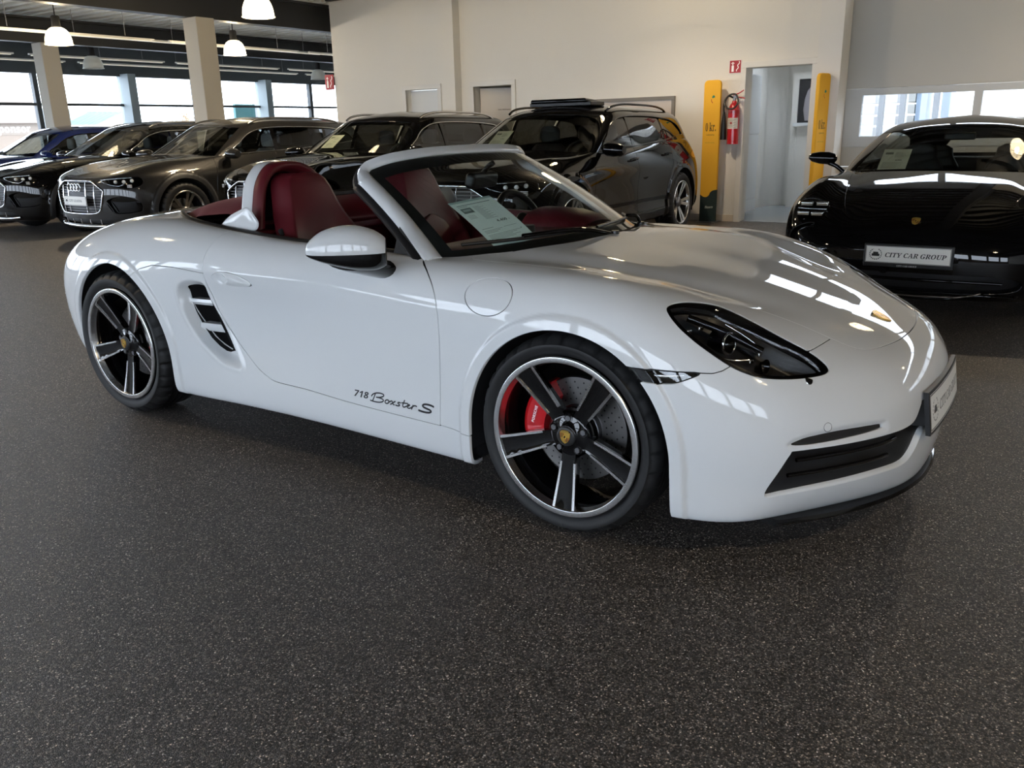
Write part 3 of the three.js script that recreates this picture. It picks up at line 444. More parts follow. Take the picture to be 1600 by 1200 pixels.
// ---------- sports car body surface (x forward, y up, z to the car's right) ----------
// spokes from the front centre line round the right side to the rear centre line; levels from the lower edge up to the cockpit opening
const bodyCage = [
  /*F0*/ [[.905,.150,0],[.945,.165,0],[.966,.250,0],[.970,.340,0],[.968,.420,0],[.955,.490,0],[.920,.552,0],[.848,.608,0],[.660,.683,0],[.360,.772,0],[.020,.842,0],[-.290,.882,0]],
  /*F1*/ [[.890,.150,.20],[.930,.165,.21],[.952,.250,.22],[.957,.340,.225],[.955,.420,.225],[.942,.490,.225],[.907,.553,.22],[.835,.610,.21],[.645,.689,.19],[.345,.779,.165],[.005,.846,.135],[-.295,.881,.10]],
  /*F2*/ [[.790,.150,.42],[.830,.165,.435],[.880,.250,.45],[.892,.340,.46],[.891,.420,.46],[.878,.490,.455],[.844,.556,.445],[.776,.617,.42],[.590,.703,.375],[.305,.788,.325],[-.015,.850,.265],[-.305,.879,.20]],
  /*F3*/ [[.635,.150,.640],[.665,.162,.675],[.725,.250,.675],[.748,.340,.68],[.752,.420,.68],[.742,.490,.672],[.712,.560,.655],[.640,.638,.615],[.490,.727,.545],[.250,.802,.465],[-.030,.853,.38],[-.325,.877,.30]],
  /*F3b*/[[.525,.150,.755],[.555,.162,.795],[.590,.255,.790],[.605,.345,.795],[.610,.430,.795],[.605,.510,.787],[.585,.585,.768],[.530,.670,.725],[.410,.755,.645],[.215,.815,.555],[-.035,.855,.45],[-.350,.875,.37]],
  /*F4*/ [[.395,.150,.800],[.400,.162,.850],[.410,.265,.862],[.415,.360,.868],[.420,.450,.868],[.420,.540,.862],[.410,.620,.848],[.375,.710,.805],[.290,.787,.715],[.150,.827,.625],[-.060,.857,.52],[-.380,.873,.44]],
  /*F5*/ [[.200,.150,.810],[.200,.165,.858],[.200,.270,.870],[.200,.375,.875],[.200,.480,.877],[.200,.580,.875],[.200,.675,.866],[.185,.760,.830],[.135,.822,.745],[.040,.843,.665],[-.120,.859,.585],[-.415,.870,.50]],
  /*S1*/ [[.000,.150,.810],[.000,.165,.858],[.000,.270,.872],[.000,.385,.877],[.000,.490,.879],[.000,.600,.878],[.000,.700,.870],[-.010,.780,.838],[-.045,.832,.770],[-.110,.847,.705],[-.220,.858,.640],[-.460,.866,.555]],
  /*S2*/ [[-.250,.155,.800],[-.250,.168,.850],[-.250,.275,.864],[-.250,.395,.867],[-.250,.510,.868],[-.250,.615,.866],[-.250,.705,.861],[-.255,.775,.837],[-.270,.823,.792],[-.305,.843,.742],[-.370,.853,.695],[-.530,.860,.625]],
  /*S3*/ [[-.500,.160,.790],[-.500,.172,.848],[-.500,.283,.860],[-.500,.405,.857],[-.500,.525,.854],[-.500,.630,.854],[-.500,.712,.854],[-.505,.772,.837],[-.515,.817,.800],[-.535,.841,.760],[-.570,.852,.725],[-.650,.856,.690]],
  /*S4*/ [[-.900,.168,.785],[-.900,.180,.850],[-.900,.296,.857],[-.900,.415,.847],[-.900,.530,.841],[-.900,.635,.844],[-.900,.718,.852],[-.900,.778,.840],[-.900,.822,.812],[-.900,.851,.780],[-.900,.866,.752],[-.900,.869,.725]],
  /*S5*/ [[-1.300,.172,.785],[-1.300,.185,.853],[-1.300,.305,.854],[-1.300,.420,.836],[-1.300,.535,.829],[-1.300,.640,.838],[-1.300,.728,.860],[-1.300,.788,.850],[-1.300,.832,.822],[-1.300,.860,.788],[-1.300,.875,.758],[-1.300,.879,.728]],
  /*S6*/ [[-1.700,.170,.790],[-1.700,.182,.862],[-1.700,.305,.866],[-1.700,.425,.850],[-1.700,.540,.843],[-1.700,.650,.853],[-1.700,.738,.878],[-1.700,.802,.867],[-1.700,.850,.836],[-1.700,.882,.796],[-1.700,.898,.760],[-1.700,.903,.726]],
  /*S7*/ [[-2.050,.160,.790],[-2.050,.175,.868],[-2.050,.305,.884],[-2.050,.430,.892],[-2.050,.550,.896],[-2.050,.660,.897],[-2.050,.750,.892],[-2.050,.825,.868],[-2.050,.882,.822],[-2.050,.914,.770],[-2.050,.926,.730],[-2.050,.929,.695]],
  /*S8*/ [[-2.450,.170,.780],[-2.450,.190,.858],[-2.450,.310,.882],[-2.450,.435,.893],[-2.450,.555,.898],[-2.450,.670,.897],[-2.450,.765,.882],[-2.450,.840,.845],[-2.445,.895,.785],[-2.430,.925,.715],[-2.395,.938,.650],[-2.310,.945,.580]],
  /*S9*/ [[-2.850,.200,.740],[-2.850,.220,.815],[-2.850,.320,.846],[-2.850,.435,.860],[-2.850,.550,.866],[-2.850,.655,.860],[-2.848,.740,.838],[-2.840,.803,.798],[-2.815,.852,.735],[-2.750,.892,.650],[-2.620,.924,.560],[-2.420,.950,.470]],
  /*R3*/ [[-3.038,0.205,0.65],[-3.078,0.225,0.715],[-3.123,0.325,0.738],[-3.143,0.435,0.75],[-3.15,0.545,0.752],[-3.138,0.64,0.745],[-3.108,0.715,0.725],[-3.063,0.77,0.69],[-3.001,0.82,0.635],[-2.885,0.872,0.555],[-2.693,0.918,0.455],[-2.452,0.953,0.35]],
  /*R2*/ [[-3.250,.205,.420],[-3.300,.225,.455],[-3.345,.325,.470],[-3.365,.435,.475],[-3.370,.545,.475],[-3.362,.640,.470],[-3.345,.715,.460],[-3.305,.780,.440],[-3.225,.830,.410],[-3.050,.880,.360],[-2.780,.923,.290],[-2.485,.955,.220]],
  /*R1*/ [[-3.290,.205,.200],[-3.345,.225,.215],[-3.395,.325,.225],[-3.412,.435,.225],[-3.417,.545,.225],[-3.412,.640,.225],[-3.400,.720,.220],[-3.365,.790,.210],[-3.280,.842,.195],[-3.090,.888,.170],[-2.800,.927,.140],[-2.492,.957,.110]],
  /*R0*/ [[-3.300,.205,0],[-3.355,.225,0],[-3.407,.325,0],[-3.425,.435,0],[-3.430,.545,0],[-3.426,.640,0],[-3.415,.722,0],[-3.380,.793,0],[-3.295,.846,0],[-3.105,.891,0],[-2.805,.929,0],[-2.495,.958,0]],
];
const archF = (x, y) => { const dx = x - 0.003, dy = y - 0.318; return (dy > 0 ? Math.hypot(dx, dy) : Math.abs(dx) + dy * 0.02) - 0.377; };
const archR = (x, y) => { const dx = x + 2.452, dy = y - 0.345; return (dy > 0 ? Math.hypot(dx, dy) : Math.hypot(dx, dy * 0.5)) - 0.396; };
const bodyEv = splineGrid(bodyCage, 4);
const lenU = (i) => Math.hypot(...[0, 1, 2].map((k) => bodyCage[i][4][k] - bodyCage[i + 1][4][k]));
const lenV = (j) => Math.max(...[0, 7, 11, 14].map((i) => Math.hypot(...[0, 1, 2].map((k) => bodyCage[i][j][k] - bodyCage[i][j + 1][k]))));
const bodyU = params(bodyCage.length, 0.0115, lenU), bodyV = params(12, 0.0115, (j) => Math.min(lenV(j), 0.16) );
// ---------- wheels ----------
// wheel axis along z, outer face towards +z at z = 0
const tyreTex = canvasTex(2048, 256, (c, w, h) => {
  c.fillStyle = '#151516'; c.fillRect(0, 0, w, h); c.fillStyle = '#2d2d2e'; c.font = 'bold 40px sans-serif'; c.textAlign = 'center'; c.textBaseline = 'middle';
  for (let k = 0; k < 2; k++) { c.fillText('PIRELLI', w * (.12 + k * .5), h * .86); c.fillText('P  ZERO', w * (.37 + k * .5), h * .86); }
});
const tyreMat = std(0xffffff, .62, 0, { map: tyreTex });
function tyreGeo(R, rimR, width) {
  // profile from inner bead over tread to outer bead (radius, z) ; z=0 outer face
  const W = width, pts = [[rimR - .004, -W + .03], [rimR + .012, -W + .008], [(rimR + R) / 2, -W], [R - .020, -W + .012], [R - .006, -W + .026], [R, -W + .05]];
  const g = (z) => { pts.push([R, z - .0045], [R - .007, z - .0035], [R - .007, z + .0035], [R, z + .0045]); };
  for (const f of [.30, .44, .58, .72]) g(-W + W * f);
  pts.push([R, -.05], [R - .005, -.028], [R - .018, -.012], [R - .032, -.004], [(rimR + R) / 2 + .006, .002], [rimR + .022, -.002], [rimR + .012, -.008], [rimR + .002, -.016], [rimR - .004, -.03]);
  const seg = 256, geoL = new THREE.LatheGeometry(pts.map((p) => new THREE.Vector2(p[0], p[1])), seg);
  const pa = geoL.attributes.position, n = pts.length;
  for (let i = 0; i <= seg; i++) for (let j = 0; j < n; j++) { // cross grooves in the shoulder blocks
    const z = pts[j][1], k = i * n + j;
    if (pts[j][0] > R - .022 && (z > -.055 || z < -W + .055) && ([0, 1].includes((i + (z > -.055 ? 0 : 4)) % 8))) { const f = (pts[j][0] - .007) / pts[j][0]; pa.setXYZ(k, pa.getX(k) * f, pa.getY(k), pa.getZ(k) * f); }
  }
  geoL.computeVertexNormals();
  geoL.rotateX(Math.PI / 2); // lathe axis y -> z
  return geoL;
}
function ringLathe(pts, seg = 96) { return lathe(pts, seg).rotateX(Math.PI / 2); }
const crestTex = canvasTex(128, 160, (c, w, h) => {
  c.fillStyle = '#c9a24a'; c.fillRect(0, 0, w, h);
  for (const [qx, qy] of [[.04, .2], [.54, .52]]) { for (let k = 0; k < 3; k++) { c.fillStyle = k % 2 ? '#151011' : '#8e1b1f'; c.fillRect(w * (qx + .42 * k / 3), h * qy, w * .42 / 6, h * .34); } }
  c.fillStyle = '#2a2015'; c.fillRect(0, h * .03, w, h * .1); c.fillStyle = '#d9b860'; c.fillRect(w * .08, h * .055, w * .84, h * .05);
  c.fillStyle = '#d8b253'; c.beginPath(); c.ellipse(w * .5, h * .5, w * .19, h * .17, 0, 0, 7); c.fill(); c.fillStyle = '#1b1512'; c.beginPath(); c.ellipse(w * .48, h * .5, w * .08, h * .11, .4, 0, 7); c.fill();
});
const crestMat = std(0xffffff, .3, .5, { map: crestTex });
function shieldGeo(w, h, d = .003) {
  const s = new THREE.Shape(); s.moveTo(-w / 2, h * .42); s.quadraticCurveTo(-w * .25, h * .5, 0, h * .5); s.quadraticCurveTo(w * .25, h * .5, w / 2, h * .42); s.quadraticCurveTo(w * .52, -h * .1, w * .3, -h * .32); s.quadraticCurveTo(w * .12, -h * .46, 0, -h * .5); s.quadraticCurveTo(-w * .12, -h * .46, -w * .3, -h * .32); s.quadraticCurveTo(-w * .52, -h * .1, -w / 2, h * .42);
  const g = new THREE.ExtrudeGeometry(s, { depth: d, bevelEnabled: true, bevelSize: .0008, bevelThickness: .0008, bevelSegments: 1, curveSegments: 10 });
  const p = g.attributes.position, uv = g.attributes.uv; for (let i = 0; i < p.count; i++) uv.setXY(i, p.getX(i) / w + .5, p.getY(i) / h + .5); return g;
}
function spokeGeo() {
  // black spoke body, radial along +x; returns {body, edges:[left,right]}
  const N = 14, rings = [], eL = [], eR = [];
  for (let i = 0; i <= N; i++) {
    const t = i / N, r = .050 + .209 * t, hw = .0245 + .0175 * Math.pow(t, 1.15), z = -.046 + .040 * Math.pow(t, 1.35), th = .034 - .010 * t;
    const inset = .0055, sink = .004;
    rings.push([[r, -hw, z - th], [r, -hw, z - .002], [r, -hw + inset, z - sink], [r, 0, z - sink - .001], [r, hw - inset, z - sink], [r, hw, z - .002], [r, hw, z - th]]);
    if (t > .18) { const ew = .0055 + .003 * t, e = (s) => [[r, s * (hw + .001), z - .010], [r, s * (hw + .001), z + .0012], [r, s * (hw - ew), z + .0012], [r, s * (hw - ew - .001), z - .006]]; eL.push(e(-1)); eR.push(e(1)); }
  }
  return { body: toCreasedNormals(loft(rings, true, true), .6), edges: [toCreasedNormals(loft(eL, true, true), .35), toCreasedNormals(loft(eR, true, true), .35)] };
}
const spokeParts = spokeGeo();
const rimFaceGeo = ringLathe([[.244, -.030], [.2495, -.012], [.2505, -.0035], [.2525, -.0015], [.2675, -.0005], [.2712, -.004], [.272, -.010]], 120);
const barrelGeo = (W) => ringLathe([[.2705, -.010], [.262, -.012], [.252, -.030], [.240, -.06], [.236, -.11], [.240, -W + .03], [.262, -W + .01], [.27, -W]], 96);
const hubGeo = ringLathe([[0, -.030], [.034, -.030], [.037, -.034], [.038, -.042], [.062, -.046], [.080, -.052], [.084, -.09], [0, -.09]], 60);
const capGeo = ringLathe([[0, -.0235], [.026, -.024], [.0325, -.0265], [.034, -.032]], 48);
const boltGeo = mergeGeometries([ringLathe([[.0145, -.047], [.0145, -.062]], 16), new THREE.CylinderGeometry(.0098, .0105, .016, 6).rotateX(Math.PI / 2).translate(0, 0, -.052)].map((g) => { g.deleteAttribute('uv'); return g.index ? g.toNonIndexed() : g; }));
const discGeo = ringLathe([[.085, -.115], [.175, -.115], [.177, -.118], [.177, -.140], [.085, -.140]], 96);
const bellGeo = ringLathe([[0, -.088], [.075, -.09], [.086, -.100], [.087, -.118]], 48);
const holesGeo = (() => { const gs = []; for (let k = 0; k < 30; k++) for (let j = 0; j < 4; j++) { const a = k / 30 * Math.PI * 2 + j * .07, r = .104 + j * .019; gs.push(new THREE.CircleGeometry(.0032, 8).translate(r * Math.cos(a), r * Math.sin(a), -.1143)); } return merge(gs); })();
function caliperGeo(a0, a1) {
  const rings = []; const N = 16;
  for (let i = 0; i <= N; i++) { const a = lerp(a0, a1, i / N), c = Math.cos(a), s = Math.sin(a), e = i === 0 || i === N ? .012 : (i === 1 || i === N - 1) ? .003 : 0; const q = [[.112 + e, -.072 - e], [.122 + e, -.066 - e * .5], [.178 - e, -.066 - e * .5], [.192 - e, -.076 - e], [.192 - e, -.155 + e], [.112 + e, -.155 + e]]; rings.push(q.map(([r, z]) => [r * c, r * s, z])); }
  return toCreasedNormals(loft(rings, true, true), .6);
}
const caliperTextTex = canvasTex(256, 64, (c, w, h) => { c.fillStyle = '#b30a14'; c.fillRect(0, 0, w, h); c.fillStyle = '#f3f3f3'; c.font = 'bold 44px sans-serif'; c.textAlign = 'center'; c.textBaseline = 'middle'; c.fillText('PORSCHE', w / 2, h / 2); });
function makeWheel(car, x, R, side, zo, W, calA, turn = 0) {
  const w = new THREE.Group(); w.name = 'wheel'; w.position.set(x, R, side * zo); if (side < 0) w.rotation.y = Math.PI; car.add(w);
  part('tyre', tyreGeo(R, .272, W), tyreMat, w, 'black low profile tyre');
  part('rim_barrel', barrelGeo(W - .012), M.blackGloss, w);
  part('rim_lip', rimFaceGeo, M.silver, w, 'polished rim edge');
  const spin = (m, a) => { m.rotation.z = a; return m; };
  for (let k = 0; k < 5; k++) {
    const a = -Math.PI / 2 + turn + k * Math.PI * 2 / 5;
    spin(part('spoke', spokeParts.body, M.blackGloss, w, 'gloss black spoke'), a);
    for (const e of spokeParts.edges) spin(part('spoke_edge', e, M.silver, w, 'polished spoke edge'), a);
    const b = part('lug_bolt', boltGeo, M.aluDark, w); const ab = a + Math.PI / 5; b.position.set(.058 * Math.cos(ab), .058 * Math.sin(ab), .004);
  }
  part('hub', hubGeo, M.blackGloss, w);
  part('centre_cap', capGeo, M.blackSatin, w);
  const sh = part('cap_crest', shieldGeo(.036, .044, .002), crestMat, w, 'gold crest with red and black stripes'); sh.position.z = -.0235;
  part('brake_disc', discGeo, M.steel, w); part('disc_bell', bellGeo, M.aluDark, w);
  const ho = part('disc_hole', holesGeo, M.blackMatte, w); ho.userData.kind = 'stuff';
  const A = side > 0 ? calA : [Math.PI - calA[1], Math.PI - calA[0]];
  part('brake_caliper', caliperGeo(...A), M.caliper, w, 'red brake caliper');
  const am = (A[0] + A[1]) / 2, tx = part('caliper_lettering', new THREE.PlaneGeometry(.085, .021), std(0xffffff, .4, 0, { map: caliperTextTex }), w, 'white lettering on red'); tx.position.set(.150 * Math.cos(am), .150 * Math.sin(am), -.0645); tx.rotation.z = am - Math.PI / 2;
  return w;
}
// ---------- white open sports car ----------
const hero = thing('sports_car', 'white open-top sports car with red leather seats and black five-spoke wheels', 'car');
const GAP = .0046;
// outlines on the body
const doorPoly = smooth([[-.512, .284], [-.506, .44], [-.503, .625], [-.507, .714], [-.535, .775], [-.588, .821], [-.645, .851], [-.70, .88]], 6, false)
  .concat([[-.76, 1.0], [-1.735, 1.0]], smooth([[-1.735, .95], [-1.735, .89], [-1.742, .863], [-1.752, .82], [-1.757, .78], [-1.756, .734], [-1.748, .678], [-1.718, .574], [-1.635, .461], [-1.522, .367], [-1.45, .33], [-1.387, .313], [-1.207, .308], [-.988, .296], [-.75, .289]], 6, false));
const dDoor = polyField(doorPoly);
const hoodHalf = smooth([[-.30, 0], [-.318, .2], [-.355, .36], [-.425, .52], [-.50, .625], [-.485, .665], [-.40, .672], [-.294, .664], [-.12, .667], [.047, .655], [.189, .620], [.299, .575], [.404, .518], [.475, .468], [.589, .438], [.688, .421], [.760, .395], [.800, .335], [.828, .22], [.842, .11], [.846, 0]], 4, false);
const dHood = polyField(hoodHalf.concat(hoodHalf.slice(1, -1).reverse().map(([x, z]) => [x, -z])));
const lampE1 = V3(.43, -.17, -.2).normalize(), lampN = V3(.56, .58, .59); lampN.addScaledVector(lampE1, -lampN.dot(lampE1)).normalize(); const lampE2 = V3().crossVectors(lampN, lampE1);
const lampXY = (x, y, z) => { x -= .5; y -= .68; z -= .68; return [x * lampE1.x + y * lampE1.y + z * lampE1.z, x * lampE2.x + y * lampE2.y + z * lampE2.z]; };
const lampPts = [[.301, .771, .755], [.311, .782, .707], [.349, .777, .65], [.405, .759, .592], [.493, .723, .576], [.59, .679, .567], [.675, .638, .551], [.727, .602, .557], [.727, .590, .587], [.692, .588, .644], [.646, .591, .701], [.597, .599, .747], [.556, .613, .771], [.517, .631, .786], [.468, .66, .796], [.408, .696, .799], [.348, .735, .788]];
const dLamp2 = polyField(smooth(lampPts.map((p) => lampXY(...p)), 6));
const dLamp = (x, y, z) => (x > .15 && y > .48 && z > .3 ? dLamp2(...lampXY(x, y, z)) : 1);
const dMark2 = polyField(smooth([[.20, .612], [.274, .6115], [.36, .6125], [.446, .6135], [.412, .592], [.367, .576], [.30, .574], [.2, .576]], 4));
const dMark = (x, y, z) => (z > .7 && x > .1 ? dMark2(x, y) : 1);
const bumpLine = lineField([[.1, .6125], [.443, .6135], [.478, .613], [.500, .620], [.517, .632], [.60, .64], [.672, .644], [.70, .66], [.76, .72]]);
const fuelC = [-.298, .772, .838];
const dFuel = (x, y, z) => (z > .6 ? (Math.hypot((x - fuelC[0]) / .095, Math.hypot(y - fuelC[1], z - fuelC[2]) / .069) - 1) * .08 : 1);
const sillLine = lineField([[-2.60, .54], [-2.26, .70], [-2.20, .732], [-2.105, .754], [-1.953, .755], [-1.75, .741], [-1.2, .5], [-.62, .33], [-.512, .286], [-.461, .283], [-.418, .277], [-.381, .274], [-.2, .27]]);
const intakePoly = smooth([[-1.938, .671], [-1.886, .696], [-1.82, .703], [-1.772, .690], [-1.758, .625], [-1.70, .515], [-1.652, .428], [-1.607, .351], [-1.639, .342], [-1.731, .361], [-1.847, .437], [-1.921, .54], [-1.947, .624]], 6);
const dIntake = polyField(intakePoly);
const holePoly = smooth([[-1.905, .672], [-1.82, .682], [-1.785, .625], [-1.728, .515], [-1.682, .44], [-1.672, .412], [-1.715, .405], [-1.808, .452], [-1.892, .555], [-1.918, .632]], 6);
const dHole = polyField(holePoly);
const handlePoly = smooth([[-1.712, .733], [-1.66, .753], [-1.60, .757], [-1.537, .748], [-1.485, .728], [-1.472, .712], [-1.50, .702], [-1.574, .697], [-1.66, .702], [-1.705, .715]], 6);
const dHandle = polyField(handlePoly);
const frontOpen = smooth([[.764, .246], [.757, .32], [.742, .383], [.725, .393], [.60, .395], [.47, .394], [.37, .394], [.315, .405], [.27, .445], [.24, .455], [0, .458], [-.24, .455], [-.27, .40], [-.24, .356], [0, .362], [.20, .352], [.25, .338], [.30, .29], [.35, .266], [.47, .264], [.66, .253], [.73, .246]], 5);
const dOpen = (x, y, z) => (x > .4 ? polyOpen(z, y) : 1); const polyOpen = polyField(frontOpen);
const polyDrl = polyField(smooth([[.738, .410], [.718, .424], [.69, .431], [.63, .436], [.56, .435], [.48, .430], [.474, .422], [.478, .414], [.592, .409], [.70, .405]], 5));
const dDrl = (x, y, z) => (x > .4 && z > 0 ? polyDrl(z, y) : 1);
const dArch = (x, y, z) => (z > .4 ? Math.min(archF(x, y), archR(x, y)) : 1);

function heroWarp(p, n) {
  let [x, y, z] = p;
  if (z > .55 && y < .84) { // raised lips round the wheel openings
    const a = archF(x, y), b = archR(x, y);
    const lip = .0095 * (1 - sstep(.038, .046, a)) * sstep(-.04, -.03, a) + .008 * (1 - sstep(.042, .051, b)) * sstep(-.04, -.03, b);
    z += lip * clamp(n[2] * 1.6 - .3, 0, 1); x += lip * n[0] * .5;
  }
  if (z > .6 && x < -1.5 && x > -2.05 && y > .3 && y < .75) { const d = dIntake(x, y); z -= .040 * sstep(.004, -.035, d) - .004 * (sstep(.03, .008, d) * sstep(-.006, .004, d)); }
  if (z > .6 && x < -.3 && x > -1.9 && y > .6 && y < .8) { // crease along the shoulder
    const yc = lerp(.752, .708, sstep(-1.2, -.4, x)); z += .003 * Math.exp(-(((y - yc) / .012) ** 2)) * sstep(-.3, -.6, x) * sstep(-1.9, -1.6, x);
  }
  if (z > .7 && x < -1.4 && x > -1.8) { const d = Math.hypot((x + 1.645) / .050, (y - .728) / .024) - 1; z -= .016 * sstep(.1, -.6, d); }
  if (x > .5 && y > .36 && y < .50 && Math.abs(z) < .8 && Math.abs(z) > .2) { const d = polyDrl(Math.abs(z), y); x -= .010 * sstep(.016, -.004, d); }
  if (y > .62 && n[1] > .7 && x > -.7 && x < .8) { // shallow valleys between the hood and the fender crests
    const zc = x < 0 ? .575 : lerp(.575, .36, sstep(0, .62, x)), w = .085; y -= .012 * Math.exp(-(((Math.abs(z) - zc) / w) ** 2)) * sstep(-.5, -.3, x) * sstep(.70, .35, x);
  }
  return [x, y, z];
}
const shellFull = gridMesh(bodyEv, params(bodyCage.length, .007, lenU), params(12, .007, (j) => Math.min(lenV(j), .13)), heroWarp);
const shell = clip(clip(shellFull, (x, y, z) => -dArch(x, y, z)), (x, y, z) => (x < -1.5 && z > .5 ? -(dHole(x, y)) : -1));
const g2 = GAP / 2;
const noLamp = clip(clip(shell, (x, y, z) => g2 - dLamp(x, y, z)), (x, y, z) => g2 - dMark(x, y, z));
const dHoodF = (x, y, z) => (y > .52 ? dHood(x, z) : 1);
const both = (m) => join(m, mirrorZ(m));
function pair(name, m, mat, label, parent = hero) { part(name, geo(m), mat, parent, label); part(name, geo(mirrorZ(m)), mat, parent, label); }
// hood
{
  const h = flange(clip(noLamp, (x, y, z) => dHoodF(x, y, z) + g2), .005); part('hood', geo(both(h)), M.white, hero);
}
const noHood = clip(noLamp, (x, y, z) => g2 - dHoodF(x, y, z));
// front bumper
const bumperAll = clip(noHood, (x, y) => (x > .2 ? bumpLine(x, y) + g2 : 1));
{
  let b = clip(clip(bumperAll, (x, y, z) => -dOpen(x, y, z)), (x, y, z) => -dDrl(x, y, z));
  b = flange(b, .022); part('front_bumper', geo(both(b)), M.white, hero);
  const fo = offset(clip(bumperAll, (x, y, z) => dOpen(x, y, z) - .004), -.020);
  const deep = { p: Float64Array.from(fo.p), n: fo.n, t: fo.t }; for (let i = 0; i < deep.p.length; i += 3) { deep.p[i] -= .05 * sstep(.0, -.05, dOpen(fo.p[i] + .02, fo.p[i + 1], fo.p[i + 2])); }
  part('front_grille', geo(both(deep)), M.blackSatin, hero, 'gloss black air intake');
  for (const s of [1, -1]) for (const [y, z0, z1] of [[.352, .36, .70], [.308, .40, .72]]) { // slats inside the intake
    const pts = []; for (let k = 0; k <= 8; k++) { const z = lerp(z0, z1, k / 8), xx = lerp(.895, .68, ((z - .36) / .36) ** 1.4); pts.push([xx, y, s * z]); } part('intake_slat', xf(tube(pts, .007, 16, 6), { s: [1, 1, 1] }), M.blackGloss, hero);
  }
  const d = clip(bumperAll, (x, y, z) => dDrl(x, y, z) + .003); pair('daytime_light', flange(offset(d, -.004), .01), phys(new THREE.Color().setRGB(.02, .02, .021), .15, 0, { clearcoat: 1 }), 'smoked strip light');
}
// fenders
{
  let f = clip(clip(clip(noHood, (x, y) => (x > .2 ? g2 - bumpLine(x, y) : -1)), (x) => -1.0 - x), (x, y, z) => (z > .4 ? g2 - dDoor(x, y) : -1));
  f = clip(clip(f, (x, y, z) => (z > .5 ? g2 - sillLine(x, y) : -1)), (x, y, z) => g2 - dFuel(x, y, z));
  pair('front_fender', flange(flange(f, .016, .0015, (x, y, z) => dArch(x, y, z) < .004), .005, .0015, (x, y, z) => dArch(x, y, z) > .003), M.white);
  const fl = flange(clip(noLamp, (x, y, z) => dFuel(x, y, z) + g2), .004); part('fuel_flap', geo(fl), M.white, hero);
  const fm = mirrorZ(clip(noLamp, (x, y, z) => dFuel(x, y, z) - g2 * 1.2)); part('front_fender', geo(fm), M.white, hero);
}
// doors with handles
{
  let d = clip(clip(noLamp, (x, y, z) => (z > .4 ? dDoor(x, y) + g2 : 1)), (x, y) => .0012 - dHandle(x, y));
  pair('door', flange(d, .005), M.white);
  const hd = clip(noLamp, (x, y, z) => (z > .4 ? dHandle(x, y) + .0012 : 1));
  for (let i = 0; i < hd.p.length; i += 3) { const x = hd.p[i], y = hd.p[i + 1], dd = dHandle(x, y); hd.p[i + 2] += (.013 * sstep(0, -.022, dd) + .004) * sstep(-1.705, -1.64, x) ; hd.n[i + 2] += 0; }
  const hg = (m) => { const g = geo(m); g.computeVertexNormals(); return g; };
  part('door_handle', hg(flange(hd, .012)), M.white, hero); part('door_handle', hg(flange(mirrorZ(hd), .012)), M.white, hero);
}
// sills, side intakes
{
  let s = clip(clip(clip(noLamp, (x, y, z) => (z > .4 && x < -.2 && x > -2.452 ? sillLine(x, y) + g2 : 1)), (x, y, z) => g2 - dDoor(x, y)), (x) => x + .3);
  pair('side_sill', flange(flange(s, .014, .0015, (x, y, z) => dArch(x, y, z) < .004), .006, .0015, (x, y, z) => dArch(x, y, z) > .003), M.white);
  for (const sd of [1, -1]) {
    const duct = []; for (const p of holePoly.filter((_, i) => i % 3 === 0)) duct.push(p);
    part('side_intake_duct', loft([[1.02, .842], [1.02, .72], [.9, .66], [.02, .65]].map(([k, z]) => duct.map(([x, y]) => [lerp(-1.80, x, k), lerp(.55, y, k), sd * z])), true), M.blackMatte, hero);
    for (const [ya, yb, x0, x1] of [[.615, .588, -1.925, -1.757], [.512, .476, -1.868, -1.690]]) {
      const rows = []; for (let i = 0; i <= 6; i++) { const t = i / 6, x = lerp(x0, x1, t), zz = .842 - .022 * t; rows.push([[x, ya, sd * (zz + .004)], [x, (ya + yb) / 2, sd * (zz + .006)], [x, yb, sd * (zz - .006)], [x, yb + .004, sd * (zz - .04)], [x, ya - .001, sd * (zz - .04)]]); }
      part('intake_blade', toCreasedNormals(loft(rows, true, true), .7), M.white, hero);
    }
  }
}
// rear body with tail lights
{
  const dTail2 = polyField(smooth([[.40, .70], [.50, .722], [.62, .725], [.72, .70], [.775, .64], [.77, .60], [.70, .598], [.56, .612], [.44, .65]], 5));
  const dTail = (x, y, z) => (x < -2.85 ? dTail2(z, y) : 1);
  let r = clip(clip(clip(noHood, (x) => x + 1.2), (x, y, z) => (z > .4 ? g2 - dDoor(x, y) : -1)), (x, y, z) => (x > -2.452 && z > .4 ? g2 - sillLine(x, y) : -1));
  const tl = clip(r, (x, y, z) => dTail(x, y, z) + g2); r = clip(r, (x, y, z) => g2 - dTail(x, y, z));
  part('rear_body', geo(both(flange(r, .016))), M.white, hero);
  pair('tail_light', flange(tl, .015), phys(new THREE.Color().setRGB(.28, .01, .012), .1, 0, { clearcoat: 1 }), 'red tail light');
}
